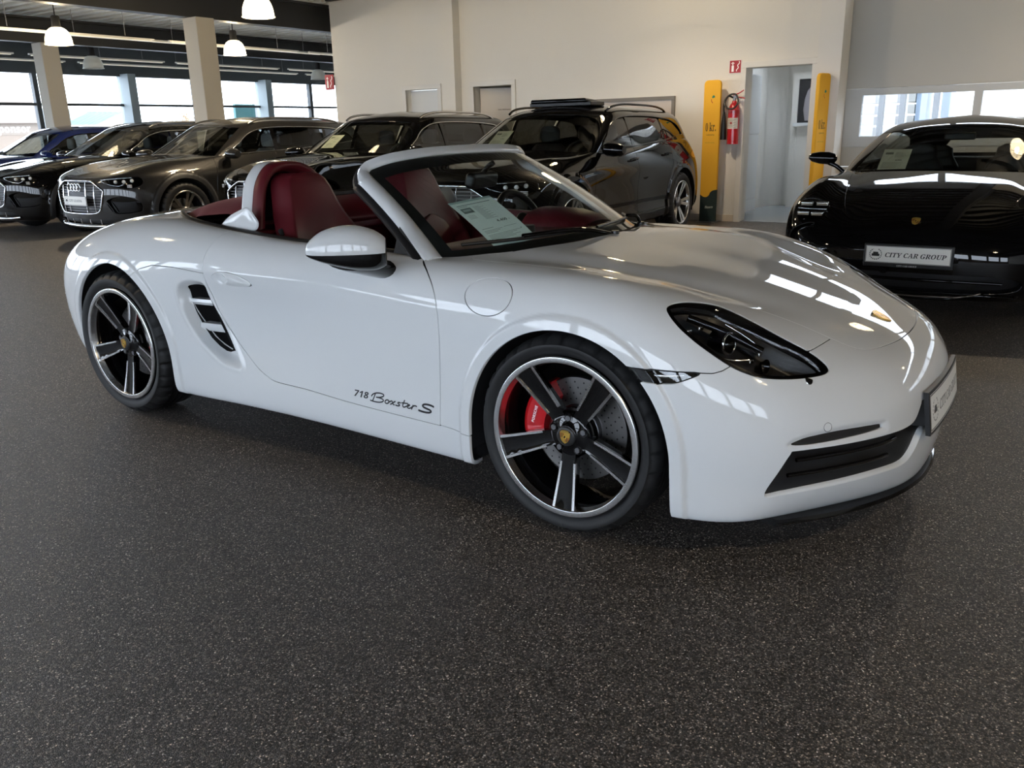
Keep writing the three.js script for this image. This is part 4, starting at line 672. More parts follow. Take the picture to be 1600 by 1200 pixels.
// dark inner shell behind the gaps and wheel liners
{
  let s = clip(shellFull, (x, y, z) => .004 - dArch(x, y, z)); s = clip(s, (x, y, z) => (Math.min(dLamp(x, y, z), dOpen(x, y, z) ) < .03 || (x < -1.5 && z > .5 && dHole(x, y) < .01) ? 1 : -1));
  const sh = clip(offset(s, -.0155), (x, y) => y - .90 );
  part('inner_shell', geo(both(sh)), M.blackMatte, hero);
  for (const [cx, cy, r] of [[.003, .318, .392], [-2.452, .345, .412]]) for (const s2 of [1, -1]) {
    const rr = []; for (const z of [.848, .60, .44]) rr.push([...Array(25)].map((_, k) => { const a = -.25 + (Math.PI + .5) * k / 24; return [cx + r * Math.cos(a), cy + r * Math.sin(a), s2 * z]; }));
    rr.push([...Array(25)].map(() => [cx, cy, s2 * .44]));
    part('wheel_liner', loft(rr, false), M.blackMatte, hero);
  }
  part('underbody', [box(.42, .66, .16, .24, -.50, .50, .02), box(-2.05, -.40, .145, .26, -.78, .78, .02), box(-3.20, -2.86, .20, .28, -.58, .58, .02), box(-.45, .45, .15, .26, -.46, .46), box(-2.9, -2, .16, .26, -.46, .46)], M.blackMatte, hero);
  // black splitter under the nose
  const lip = []; for (let k = -14; k <= 14; k++) { const z = k / 14 * .70, x = .945 - .30 * Math.pow(Math.abs(z) / .70, 2.2); lip.push([[x - .10, .155, z * .98], [x + .012, .150, z], [x + .016, .138, z], [x + .004, .128, z], [x - .12, .128, z * .98]]); }
  part('front_splitter', toCreasedNormals(loft(lip, true, true), .6), M.blackGloss, hero, 'black lip under the bumper');
}
// headlights
for (const sd of [1, -1]) {
  const side = (m) => (sd > 0 ? m : mirrorZ(m));
  const L = new THREE.Group(); L.name = 'headlight'; hero.add(L);
  const lens = clip(shell, (x, y, z) => dLamp(x, y, z) + g2);
  part('lens_cover', geo(side(lens)), M.clearGlass, L, 'clear lens cover');
  // gasket round the lens, bowl behind it
  const rim = flange(offset(clip(clip(shell, (x, y, z) => dLamp(x, y, z) + g2 * .6), (x, y, z) => -.011 - dLamp(x, y, z)), -.0025), .05); part('housing_edge', geo(side(rim)), M.blackGloss, L);
  const bowl = offset(lens, -.03); for (let i = 0; i < bowl.p.length; i += 3) { const d = dLamp(lens.p[i], lens.p[i + 1], lens.p[i + 2]); for (let c = 0; c < 3; c++) bowl.p[i + c] -= lens.n[i + c] * .05 * sstep(0, -.05, d); }
  const bg = geo(side(bowl)); bg.computeVertexNormals(); part('housing', bg, M.blackSatin, L, 'black lamp housing');
  const place = (e1, e2, dep) => { const c = V3(.5, .68, .68).addScaledVector(lampE1, e1).addScaledVector(lampE2, e2).addScaledVector(lampN, dep); return [c.x, c.y, sd * c.z]; };
  const look = V3(.97, .06, .24); const q = new THREE.Quaternion().setFromUnitVectors(V3(0, 0, 1), V3(look.x, look.y, sd * look.z).normalize());
  const at = (g, e1, e2, dep) => { g.applyQuaternion(q); g.translate(...place(e1, e2, dep)); return g; };
  part('projector_lens', at(new THREE.SphereGeometry(.028, 32, 20, 0, 7, 0, 1.35).rotateX(Math.PI / 2).translate(0, 0, -.012), -.02, -.002, -.035), M.lens, L);
  part('projector_ring', at(new THREE.TorusGeometry(.031, .0045, 10, 40), -.02, -.002, -.035), M.chrome, L, 'chrome ring');
  part('projector_tube', at(new THREE.CylinderGeometry(.034, .036, .05, 32, 1, true).rotateX(Math.PI / 2).translate(0, 0, -.028), -.02, -.002, -.035), M.blackGloss, L);
  for (const [a, b] of [[-.115, .012], [-.145, -.012], [.055, -.036], [.075, -.002]]) part('day_light_cell', at(new RoundedBoxGeometry(.022, .013, .010, 2, .004), a, b, -.030), M.silver, L);
  part('reflector_strip', tube([place(-.15, -.055, -.02), place(-.11, -.068, -.022), place(-.06, -.062, -.024)], .0022, 16, 6), M.chrome, L, 'chrome strip');
  part('reflector_strip', tube([place(-.03, -.058, -.03), place(.01, -.048, -.034), place(.05, -.03, -.034)], .003, 16, 6), M.chrome, L, 'chrome strip');
  part('reflector_strip', tube([place(-.05, .048, -.022), place(.0, .04, -.026), place(.05, .026, -.028)], .0022, 16, 6), M.chrome, L, 'chrome strip');
  part('brow', tube([place(-.16, .03, -.03), place(-.05, .03, -.035), place(.08, .012, -.035)], .012, 24, 8), M.blackGloss, L);
  part('reflex_bowl', at(ringLathe([[0, -.02], [.014, -.014], [.02, 0], [.022, .001]], 24), .10, -.035, -.028), M.blackGloss, L);
  const mk = clip(shell, (x, y, z) => dMark(x, y, z) + g2); const ML = new THREE.Group(); ML.name = 'side_marker'; hero.add(ML);
  part('marker_lens', geo(side(mk)), M.clearGlass, ML, 'clear side marker lens'); const mb = geo(side(offset(mk, -.012))); part('marker_back', mb, M.blackGloss, ML);
  part('marker_reflector', tube([[.30, .592, sd * .856], [.35, .594, sd * .850], [.40, .600, sd * .838]], .006, 12, 8), M.chrome, ML);
}
// small front details
{
  const hitX = (y, z) => { let best = [1e9, 0, [0, 0, 1]]; for (let i = 0; i < shellFull.p.length; i += 3) { if (shellFull.p[i] < .4) continue; const d = Math.hypot(shellFull.p[i + 1] - y, shellFull.p[i + 2] - z); if (d < best[0]) best = [d, shellFull.p[i], [shellFull.n[i], shellFull.n[i + 1], shellFull.n[i + 2]]]; } return best; };
  for (const [y, z, nm, r] of [[.453, .656, 'parking_sensor', .012]]) {
    const h = hitX(y, z), n = V3(...h[2]), q = new THREE.Quaternion().setFromUnitVectors(V3(0, 0, 1), n);
    const o = part(nm, [new THREE.CylinderGeometry(r, r, .003, 24).rotateX(Math.PI / 2)], M.white, hero); o.quaternion.copy(q); o.position.set(h[1], y, z).addScaledVector(n, -.0002);
    const rg = part('sensor_ring', new THREE.TorusGeometry(r + .001, .0008, 6, 28), M.blackSatin, hero); rg.quaternion.copy(q); rg.position.copy(o.position).addScaledVector(n, .0008);
  }
  const w = hitX(.578, .650), nn = V3(...w[2]); const wc = part('washer_cap', shieldGeo(.022, .020, .002), M.chrome, hero); wc.quaternion.setFromUnitVectors(V3(0, 0, 1), nn); wc.position.set(w[1], .578, .650).addScaledVector(nn, -.001);
  const cr = part('hood_crest', shieldGeo(.052, .068, .0035), crestMat, hero, 'gold crest badge'); const cn = V3(.40, .916, 0).normalize();
  const ex = V3(0, 0, -1), ey = V3().crossVectors(cn, ex); cr.quaternion.setFromRotationMatrix(new THREE.Matrix4().makeBasis(ex, ey, cn)); cr.position.set(.752, .652, 0).addScaledVector(cn, -.001);
  // number plate on a curved black holder
  const PL = new THREE.Group(); PL.name = 'number_plate'; hero.add(PL);
  const row = (x0, y0, y1, hw, th) => { const r = []; for (let k = -10; k <= 10; k++) { const z = k / 10 * hw, x = x0 - .14 * z * z; r.push([[x, y0, z], [x - .020, y1, z], [x - .020 - th, y1, z], [x - th, y0, z]]); } return toCreasedNormals(loft(r, true, true), .5); };
  part('plate_holder', row(.992, .343, .482, .268, .014), M.blackSatin, PL); 
  const bracket = []; for (let k = -8; k <= 8; k++) { const z = k / 8 * .24, x = .962 - .14 * z * z; bracket.push([[x - .05, .36, z], [x + .016, .365, z], [x + .004, .46, z], [x - .05, .468, z]]); } part('plate_bracket', loft(bracket, true, true), M.blackSatin, PL);
  const pt = canvasTex(512, 112, (c, w, h) => {
    c.fillStyle = '#f2f2ee'; c.fillRect(0, 0, w, h); c.strokeStyle = '#222'; c.lineWidth = 3; c.strokeRect(4, 4, w - 8, h - 8);
    c.lineWidth = 4; c.setLineDash([7, 5]); c.beginPath(); c.arc(64, 56, 34, -1.1, Math.PI * 2 - 2.0); c.stroke(); c.setLineDash([]); c.fillStyle = '#222'; c.fillRect(44, 54, 40, 12); c.fillRect(50, 44, 28, 10);
    c.font = 'italic bold 42px serif'; c.textBaseline = 'middle'; c.fillText('CITY CAR GROUP', 118, 58, 370);
  });
  const ps = []; for (let k = -10; k <= 10; k++) { const z = k / 10 * .258, x = .9925 - .14 * z * z; ps.push([[x - .0008, .353, z], [x - .0178, .472, z]]); }
  const pg = loft(ps, false); { const uv = pg.attributes.uv, p = pg.attributes.position; for (let i = 0; i < uv.count; i++) uv.setXY(i, .5 - p.getZ(i) / .516, (p.getY(i) - .353) / .119); } part('plate_face', pg, std(0xffffff, .35, 0, { map: pt }), PL, 'white plate reading CITY CAR GROUP');
}
// lettering on the right door
{
  const tex = canvasTex(1024, 128, (c, w, h) => {
    c.clearRect(0, 0, w, h); c.fillStyle = '#000'; c.fillRect(0, 0, w, h); c.fillStyle = '#fff'; c.strokeStyle = '#fff';
    c.font = 'italic bold 92px sans-serif'; c.textBaseline = 'alphabetic'; c.save(); c.translate(14, 94); c.scale(1.25, .92); c.fillText('718', 0, 0); c.restore();
    c.lineWidth = 12; c.lineCap = 'round'; c.lineJoin = 'round'; const S = (f) => { c.beginPath(); f(); c.stroke(); };
    // script word
    S(() => { c.moveTo(300, 30); c.bezierCurveTo(285, 60, 275, 85, 262, 100); });
    S(() => { c.moveTo(250, 60); c.bezierCurveTo(270, 20, 370, 10, 400, 24); c.bezierCurveTo(420, 40, 360, 60, 310, 62); c.bezierCurveTo(380, 60, 420, 70, 385, 92); c.bezierCurveTo(340, 112, 270, 106, 236, 102); });
    S(() => { c.moveTo(430, 98); c.bezierCurveTo(400, 92, 430, 58, 458, 66); c.bezierCurveTo(480, 76, 452, 104, 428, 98); });
    S(() => { c.moveTo(462, 78); c.bezierCurveTo(476, 84, 486, 66, 500, 66); c.bezierCurveTo(514, 70, 506, 98, 530, 96); }); S(() => { c.moveTo(542, 64); c.bezierCurveTo(520, 74, 506, 90, 484, 98); });
    S(() => { c.moveTo(606, 66); c.bezierCurveTo(570, 60, 566, 76, 590, 82); c.bezierCurveTo(606, 92, 580, 102, 548, 96); });
    S(() => { c.moveTo(656, 36); c.bezierCurveTo(640, 66, 622, 90, 640, 97); c.bezierCurveTo(656, 98, 668, 90, 676, 84); }); S(() => { c.moveTo(622, 62); c.lineTo(692, 58); });
    S(() => { c.moveTo(676, 84); c.bezierCurveTo(706, 82, 726, 66, 708, 64); c.bezierCurveTo(680, 70, 676, 100, 704, 98); c.bezierCurveTo(724, 96, 738, 84, 744, 78); });
    S(() => { c.moveTo(754, 64); c.bezierCurveTo(750, 78, 742, 90, 736, 100); }); S(() => { c.moveTo(748, 80); c.bezierCurveTo(760, 66, 776, 60, 796, 66); });
    c.lineWidth = 18; S(() => { c.moveTo(990, 36); c.bezierCurveTo(930, 20, 860, 30, 868, 52); c.bezierCurveTo(880, 68, 970, 66, 960, 86); c.bezierCurveTo(940, 108, 860, 102, 822, 96); });
  }, false);
  const w = .425, x1 = -.526, x0 = x1 - w, y0 = .312, y1 = .366;
  const d = offset(clip(noLamp, (x, y, z) => (z > .6 ? Math.max(x0 - x, x - x1, y0 - y, y - y1) : 1)), .0006);
  part('door_lettering', geo(d, (x, y) => [(x - x0) / w, (y - y0) / (y1 - y0)]), std(new THREE.Color().setRGB(.01, .01, .012), .4, 0, { alphaMap: tex, transparent: true }), hero, 'black lettering 718 Boxster S');
}
// ----- windscreen -----
const headZ = [[0, -.975, 1.205], [.15, -.979, 1.204], [.30, -.992, 1.199], [.43, -1.018, 1.188], [.52, -1.055, 1.170], [.565, -1.095, 1.146]];
const interp = (tab, z) => { const a = Math.abs(z); for (let i = 0; i + 1 < tab.length; i++) if (a <= tab[i + 1][0]) { const t = (a - tab[i][0]) / (tab[i + 1][0] - tab[i][0]); return [lerp(tab[i][1], tab[i + 1][1], t), lerp(tab[i][2], tab[i + 1][2], t)]; } return tab[tab.length - 1].slice(1); };
const cowlZ = [[0, -.315, .878], [.2, -.332, .876], [.4, -.388, .870], [.55, -.47, .862], [.64, -.55, .856], [.69, -.625, .852]];
const wsNet = []; for (const f of [-1, -.86, -.66, -.4, 0, .4, .66, .86, 1]) { const zb = .69 * f, zt = .565 * f, b = interp(cowlZ, zb), t = interp(headZ, zt); const r = []; for (const v of [0, .25, .5, .75, 1]) { const bul = .022 * Math.sin(Math.PI * v) * (1 - .45 * Math.abs(f)); r.push([lerp(b[0], t[0], v) + bul * .5, lerp(b[1], t[1], v) + bul, lerp(zb, zt, v)]); } wsNet.push(r); }
const wsEv = splineGrid(wsNet, 10, false);
const wsPatch = (u0, u1, v0, v1, nu, nv) => gridMesh(wsEv, [...Array(nu + 1)].map((_, i) => lerp(u0, u1, i / nu)), [...Array(nv + 1)].map((_, i) => lerp(v0, v1, i / nv)));
{
  const WS = new THREE.Group(); WS.name = 'windscreen'; hero.add(WS);
  part('glass_pane', geo(wsPatch(0, 8, 0, 4, 64, 32)), M.glass, WS, 'clear windscreen glass');
  const fr = []; const b = .35; for (const q of [[0, 8, 3.45, 4, 60, 4], [0, .46, 0, 3.45, 3, 40], [7.54, 8, 0, 3.45, 3, 40], [.46, 7.54, 0, .26, 60, 3]]) fr.push(offset(wsPatch(...q), -.003));
  part('glass_border', geo(join(...fr)), M.blackSatin, WS, 'black border print');
  // frame: band along the pillars and header
  const path = []; for (let k = 0; k <= 22; k++) path.push([8, lerp(-.06, 3.75, k / 22)]); for (let k = 1; k <= 10; k++) { const a = k / 11 * Math.PI / 2; path.push([8 - .40 * (1 - Math.cos(a)), 3.75 + .3 * Math.sin(a)]); } for (let k = 0; k <= 40; k++) path.push([lerp(7.6, .4, k / 40), 4.05]);
  for (let k = 1; k <= 10; k++) { const a = (1 - k / 11) * Math.PI / 2; path.push([.40 * (1 - Math.cos(a)), 3.75 + .3 * Math.sin(a)]); } for (let k = 0; k <= 22; k++) path.push([0, lerp(3.75, -.06, k / 22)]);
  const safe = (u, v) => { const uc = clamp(u, 0, 8), vc = clamp(v, 0, 4), p = wsEv(uc, vc), e = .02; if (v !== vc) { const q = wsEv(uc, vc - (v > 4 ? e : -e)); return p.map((x, i) => x + (x - q[i]) / e * Math.abs(v - vc)); } return p; };
  const P = path.map(([u, v]) => V3(...safe(u, v)));
  const C = V3(...wsEv(4, 2)); const rings = [], seal = [];
  for (let i = 0; i < P.length; i++) {
    const T = P[Math.min(i + 1, P.length - 1)].clone().sub(P[Math.max(i - 1, 0)]).normalize();
    const [u, v] = path[i], uu = clamp(u, .1, 7.9), vv = clamp(v, .1, 3.9), a = V3(...wsEv(uu + .1, vv)).sub(V3(...wsEv(uu - .1, vv))), c = V3(...wsEv(uu, vv + .1)).sub(V3(...wsEv(uu, vv - .1)));
    const N = V3().crossVectors(c, a).normalize(); if (N.y < 0) N.negate(); N.lerp(V3(.44, .898, 0), .6 * (1 - sstep(3.4, 3.9, v))).normalize(); N.addScaledVector(T, -N.dot(T)).normalize(); const In = V3().crossVectors(N, T).normalize(); if (In.dot(C.clone().sub(P[i])) < 0) In.negate();
    const ring = (list) => list.map(([s, h]) => P[i].clone().addScaledVector(In, s).addScaledVector(N, h).toArray());
    const head = sstep(3.5, 4.0, v), w = lerp(-.052, -.026, head);
    rings.push(ring([[.014, -.004], [.014, .003], [.006, .012], [-.012, .020], [w * .65, .022], [w, .012], [w - .006, -.010], [w, -.026], [-.004, -.030], [.010, -.020]]));
    seal.push(ring([[w - .004, -.004], [w - .020, -.006], [w - .028, -.018], [w - .022, -.036], [w, -.036], [w + .004, -.02]]));
  }
  part('windscreen_frame', toCreasedNormals(loft(rings, true, true), .9), M.white, WS, 'white windscreen frame');
  part('frame_seal', toCreasedNormals(loft(seal, true, true), .9), M.blackSatin, WS, 'black rubber seal');
  for (const s of [1, -1]) part('quarter_pane', loft([[[-.655, .862, s * .735], [-.80, .868, s * .735], [-.795, .960, s * .70]], [[-.657, .862, s * .728], [-.802, .868, s * .728], [-.797, .960, s * .693]]], true, true), M.blackSatin, WS);
}
// cowl, wipers
{
  const r = []; for (let k = -16; k <= 16; k++) { const z = k / 16 * .66, c = interp(cowlZ, z); r.push([[c[0] + .045, c[1] - .006, z], [c[0] + .02, c[1] - .016, z], [c[0] - .01, c[1] - .012, z], [c[0] - .02, c[1] - .05, z], [c[0] + .06, c[1] - .05, z]]); }
  part('cowl', loft(r, true, true), M.blackMatte, hero, 'black cowl panel');
  const wiper = (u0, v0, u1, v1, pz) => { const W = new THREE.Group(); W.name = 'wiper'; hero.add(W); const A = wsEv(u0, v0), B = wsEv(u1, v1), Cc = wsEv((u0 + u1) / 2, (v0 + v1) / 2); const up = (p, h) => [p[0] + h * .4, p[1] + h, p[2]];
    part('blade', tube([up(A, .012), up(Cc, .012), up(B, .012)], .0065, 20, 6), M.blackSatin, W); const pv = [interp(cowlZ, pz)[0] + .03, interp(cowlZ, pz)[1] + .0, pz]; part('arm', tube([pv, up(mixp(pv, Cc, .4), .03), up(Cc, .022)], .008, 20, 6), M.blackGloss, W); part('pivot', new THREE.CylinderGeometry(.016, .018, .03, 20).translate(...pv), M.blackSatin, W); };
  wiper(1.0, .34, 4.1, .20, -.46); wiper(4.4, .20, 7.3, .30, -.02);
}
// door mirror on the right side
{
  const s = 1, G = new THREE.Group(); G.name = 'door_mirror'; hero.add(G);
  const A = [-.695, .900, .885], B = [-.905, .898, 1.062], ax = V3(B[0] - A[0], 0, B[2] - A[2]), L = ax.length(); ax.normalize(); const dp = V3(-ax.z, 0, ax.x); if (dp.x < 0) dp.negate();
  const tab = smooth([[0, .940, .846, .046], [.05, .953, .838, .058], [.16, .971, .831, .069], [.36, .986, .834, .076], [.56, .986, .845, .075], [.77, .971, .862, .066], [.9, .949, .876, .050], [.965, .930, .885, .033], [.99, .914, .891, .017], [1, .903, .895, .004]], 4, false);
  const top = [], low = [], inner = []; const pt = (t, a, y) => [A[0] + ax.x * L * t + dp.x * a, y, s * (A[2] + ax.z * L * t + dp.z * a)];
  for (const [t, yt, yb, d] of tab) {
    const r = [], q = []; for (let i = 0; i <= 20; i++) { const a = Math.PI * i / 20, ca = Math.cos(a), sa = Math.sin(a); r.push(pt(t, d * (ca > 0 ? ca : ca * .55), .899 + (yt - .895) * Math.pow(sa, .62))); q.push(pt(t, d * .96 * (ca > 0 ? ca : ca * .55), .897 + (yb - .893) * Math.pow(sa, .7))); }
    top.push(r); low.push(q);
  }
  part('mirror_cap', loft(top, false), M.white, G, 'white mirror cap'); part('mirror_base', loft(low, false), M.blackGloss, G, 'black lower shell');
  const full = top[0].concat(low[0].slice(1, -1).reverse()); part('mirror_end', loft([full, full.map((p) => [lerp(p[0], A[0], .98), lerp(p[1], .895, .98), lerp(p[2], A[2], .98)])]), M.blackSatin, G);
  const arm = []; for (let k = 0; k <= 8; k++) { const t = k / 8, z = lerp(.965, .80, t), y = lerp(.860, .816, Math.pow(t, .8)), x = lerp(-.815, -.775, t), hx = lerp(.095, .046, t), hy = lerp(.026, .036, t); arm.push([...Array(16)].map((_, i) => { const a = i / 16 * Math.PI * 2; return [x + hx * Math.cos(a), y + hy * Math.sin(a), s * z]; })); }
  part('mirror_arm', loft(arm, true, true), M.blackGloss, G, 'black mirror arm');
}
// ---------- cockpit of the sports car ----------
{
  // door inner panels and tub sides follow the cockpit edge
  const tubU = []; for (let i = 0; i <= 70; i++) tubU.push(lerp(9.0, 14.2, i / 70));
  const prof = (p, k) => { const s = Math.min(1, Math.abs(p[2]) / .3); return [[p[0], p[1] - .001, p[2] + .002], [p[0], p[1] + .010, p[2] - .008 * s], [p[0], p[1] + .008, p[2] - .030 * s], [p[0], p[1] - .05, p[2] - .040 * s], [p[0], .74, p[2] - .050 * s], [p[0], .68, p[2] - .052 * s], [p[0], .63, p[2] - .080 * s], [p[0], .56, p[2] - .082 * s], [p[0], .50, p[2] - .058 * s], [p[0], .28, p[2] - .070 * s]][k]; };
  const strip = (ks, u0, u1) => { const rows = tubU.filter((u) => u >= u0 && u <= u1).map((u) => ks.map((k) => prof(bodyEv(u, 11), k))); return rows; };
  const mir = (rows) => rows.map((r) => r.map(([x, y, z]) => [x, y, -z]));
  for (const side of [(r) => r, mir]) {
    part('window_seal', loft(side(strip([0, 1, 2], 9, 14.2)), false), M.blackSatin, hero, 'dark window seal');
    part('door_panel', loft(side(strip([2, 3, 4, 5, 6, 7, 8, 9], 9, 14.2)), false), M.red, hero, 'dark red door lining');
  }
  part('cabin_floor', box(-1.95, -.35, .24, .28, -.66, .66), M.blackMatte, hero);
  part('bulkhead', box(-2.02, -1.86, .28, .90, -.64, .64, .03), M.red, hero, 'dark red rear bulkhead');
  part('footwell', box(-.50, -.40, .28, .82, -.62, .62), M.blackMatte, hero);
  part('centre_console', loft([[-.55, .62, .13], [-.75, .60, .14], [-1.05, .56, .13], [-1.4, .56, .12], [-1.86, .60, .11]].map(([x, y, w]) => [[x, .28, -w], [x, y - .03, -w], [x, y, -w + .03], [x, y + .005, 0], [x, y, w - .03], [x, y - .03, w], [x, .28, w]]), true, true), M.red, hero, 'red and black centre console');
  // dashboard
  const dash = []; for (let k = -12; k <= 12; k++) { const z = k / 12 * .67, c = interp(cowlZ, z), a = 1 - Math.pow(Math.abs(z) / .67, 4) * .3; dash.push([[c[0] - .02, .845, z], [c[0] - .10, .866, z], [lerp(c[0], -.76, .55), .876, z], [-.78, .870, z], [-.845, .846, z], [-.865, .78, z], [-.80, .70, z], [-.62, .60, z], [-.5, .60, z]]); }
  part('dashboard', loft(dash, true, true), M.red, hero, 'dark red leather dashboard');
  const bin = []; for (const [x, k] of [[-.56, .35], [-.60, .72], [-.68, .95], [-.76, 1], [-.84, 1], [-.862, .96]]) bin.push([...Array(17)].map((_, i) => { const a = Math.PI * i / 16; return [x - .0, .862 + .082 * k * Math.sin(a), -.37 + .185 * (0.6 + .4 * k) * Math.cos(a)]; }));
  part('instrument_hood', loft(bin, false), M.red, hero, 'domed red instrument hood');
  part('instrument_face', loft([bin[5], bin[5].map((p) => [p[0] + .02, .862, lerp(p[2], -.37, .2)])], false), M.blackSatin, hero);
  part('dash_vent', xf(new THREE.CylinderGeometry(.032, .036, .03, 32), { p: [-.70, .885, 0] }), M.blackSatin, hero);
  const sw = new THREE.Group(); sw.name = 'steering_wheel'; hero.add(sw); sw.position.set(-.975, .845, -.37); sw.rotation.z = .42; sw.rotation.y = 0;
  part('wheel_ring', new THREE.TorusGeometry(.172, .0155, 14, 60).rotateY(Math.PI / 2), M.blackSatin, sw); part('wheel_boss', xf(new THREE.SphereGeometry(.062, 24, 16), { s: [.5, 1, 1], p: [.02, 0, 0] }), M.blackSatin, sw);
  for (const a of [0, Math.PI, -Math.PI / 2]) part('wheel_spoke', xf(new RoundedBoxGeometry(.014, .034, .12, 2, .006), { p: [.012, Math.sin(a) * .11, Math.cos(a) * .11], r: [a === -Math.PI / 2 ? Math.PI / 2 : 0, 0, 0] }), M.aluDark, sw);
  part('column', xf(new THREE.CylinderGeometry(.03, .035, .14, 20), { r: [0, 0, Math.PI / 2], p: [.09, 0, 0] }), M.blackMatte, sw);
  // seats
  for (const s of [1, -1]) {
    const S = new THREE.Group(); S.name = 'seat'; S.position.set(0, 0, s * .372); hero.add(S);
    const st = [[.46, -1.40, .235, .13], [.56, -1.435, .262, .13], [.68, -1.475, .268, .125], [.80, -1.52, .250, .12], [.88, -1.550, .222, .11], [.95, -1.578, .188, .10], [1.01, -1.60, .163, .09], [1.065, -1.62, .146, .082], [1.10, -1.635, .128, .068], [1.122, -1.648, .098, .045], [1.13, -1.655, .055, .02]];
    const fr = [], bk = [];
    for (const [y, x, w, d] of st) { const f = [], n = 24; for (let i = 0; i <= n; i++) { const t = i / n * 2 - 1, bol = .062 * Math.pow(Math.abs(t), 3) * sstep(1.0, .75, y) - .09 * Math.max(0, Math.abs(t) - .86) / .14; f.push([x + bol + .012 * Math.cos(t * Math.PI / 2) * sstep(.9, 1.05, y), y, w * t]); } fr.push(f); const b = []; for (let i = 0; i <= n; i++) { const t = 1 - i / n * 2; b.push([x - .028 - d * Math.pow(Math.cos(t * Math.PI / 2), .5), y - .01, w * t]); } bk.push(b); }
    part('backrest', loft(fr.map((f, i) => f.concat(bk[i].slice(1, -1))), true, true), M.red, S, 'dark red leather backrest');
    // stitched centre insert
    const ins = []; for (let j = 0; j <= 30; j++) { const y = lerp(.52, .885, j / 30); let k = 0; while (st[k + 1][0] < y) k++; const tt = (y - st[k][0]) / (st[k + 1][0] - st[k][0]), x = lerp(st[k][1], st[k + 1][1], tt), w = .150 * (j > 18 ? Math.sqrt(Math.max(.004, 1 - ((j - 18) / 12) ** 2)) : 1); ins.push([...Array(13)].map((_, i) => { const t = i / 12 * 2 - 1; return [x + .009 - .012 * Math.pow(Math.abs(t), 6), y, w * t]; })); }
    part('seat_insert', loft(ins, false), M.red, S);
    const cu = []; for (const [x, y, w] of [[-1.46, .50, .22], [-1.40, .535, .25], [-1.25, .535, .262], [-1.10, .55, .262], [-1.0, .565, .255], [-.94, .55, .24], [-.91, .50, .22]]) cu.push([...Array(21)].map((_, i) => { const t = i / 20 * 2 - 1; return [x, y + .045 * Math.pow(Math.abs(t), 4) - .16 * Math.max(0, Math.abs(t) - .88) / .12, w * t]; }).concat([[x, .36, w * .9], [x, .36, -w * .9]]));
    part('cushion', loft(cu, true, true), M.red, S, 'dark red leather cushion');
    part('seat_base', box(-1.42, -.98, .28, .38, -.2, .2, .02), M.blackMatte, S);
  }
  // roll hoops
  for (const s of [1, -1]) {
    const H = new THREE.Group(); H.name = 'roll_hoop'; hero.add(H);
    const U = smooth([[.200, .88], [.205, 1.00], [.240, 1.115], [.310, 1.165], [.400, 1.176], [.490, 1.160], [.560, 1.095], [.600, 1.00], [.630, .90]], 5, false), c = [.405, .96];
    const at = (p, k, dx, x0) => [x0 + dx - .16 * (p[1] - .9), lerp(c[1], p[1], k), s * lerp(c[0], p[0], k)];
    const X = -1.70;
    part('hoop_padding', loft(U.map((p) => [at(p, 1.0, .03, X), at(p, 1.025, .0, X), at(p, 1.02, -.04, X), at(p, .99, -.085, X), at(p, .86, -.085, X), at(p, .80, -.05, X), at(p, .80, .0, X), at(p, .90, .035, X)]), true, true), M.red, H, 'dark red padded hoop cover');
    part('hoop_cowl', loft([[-.02, 1.03], [-.05, 1.04], [-.085, 1.035], [-.105, .98], [-.115, .80], [-.12, .3]].map(([dx, k]) => U.map((p) => at(p, k, dx, X))), false), M.white, H, 'white hoop fairing');
    part('hoop_filler', loft([U.map((p) => at(p, .9, -.08, X)), U.map((p) => at(p, .05, -.08, X))], false), M.blackMatte, H);
  }
  // draught screen between the hoops
  part('hoop_bridge', loft([-.215, -.2, 0, .2, .215].map((z) => [[-1.84, .58, z], [-1.70, .60, z], [-1.715, .86, z], [-1.65, .885, z], [-1.64, .915, z], [-1.72, .935, z], [-1.735, 1.005, z], [-1.75, 1.015, z], [-1.84, 1.0, z]]), true, true), M.red, hero, 'dark red bulkhead trim between the hoops'); part('bridge_bar', box(-1.80, -1.735, 1.005, 1.03, -.21, .21, .008), M.blackSatin, hero);
  const dg = []; for (let i = 0; i <= 10; i++) { const z = lerp(-.205, .205, i / 10), top = 1.150 - .03 * Math.pow(Math.abs(z) / .205, 6); dg.push([[-1.775, 1.0, z], [-1.79, top, z], [-1.796, top, z], [-1.781, 1.0, z]]); }
  part('wind_screen_pane', loft(dg, true, true), M.tinted, hero, 'smoked wind deflector pane'); part('deflector_rim', tube([[-1.77, 1.01, -.205], [-1.785, 1.10, -.205], [-1.793, 1.148, -.16], [-1.793, 1.152, 0], [-1.793, 1.148, .16], [-1.785, 1.10, .205], [-1.77, 1.01, .205]], .007, 60, 8), M.blackSatin, hero);
  part('rear_shelf', box(-1.98, -1.66, .84, .895, -.66, .66, .02), M.red, hero);
  // folded roof and its side flaps
  const ft = []; for (let i = 0; i <= 16; i++) { const z = lerp(-.63, .63, i / 16), e = Math.pow(Math.abs(z) / .63, 6); const r = []; for (const [x, y] of [[-2.43, .905], [-2.38, .955], [-2.26, .993], [-2.10, 1.018], [-1.95, 1.032], [-1.84, 1.030], [-1.80, .96]]) r.push([x + .12 * e * (x < -2.1 ? 1 : 0), y - .075 * e, z]); ft.push(r); }
  const ftEv = splineGrid(ft, 5, false); part('folded_roof', geo(gridMesh(ftEv, [...Array(65)].map((_, i) => i / 4), [...Array(31)].map((_, i) => i / 5))), M.redFabric, hero, 'red fabric folded roof');
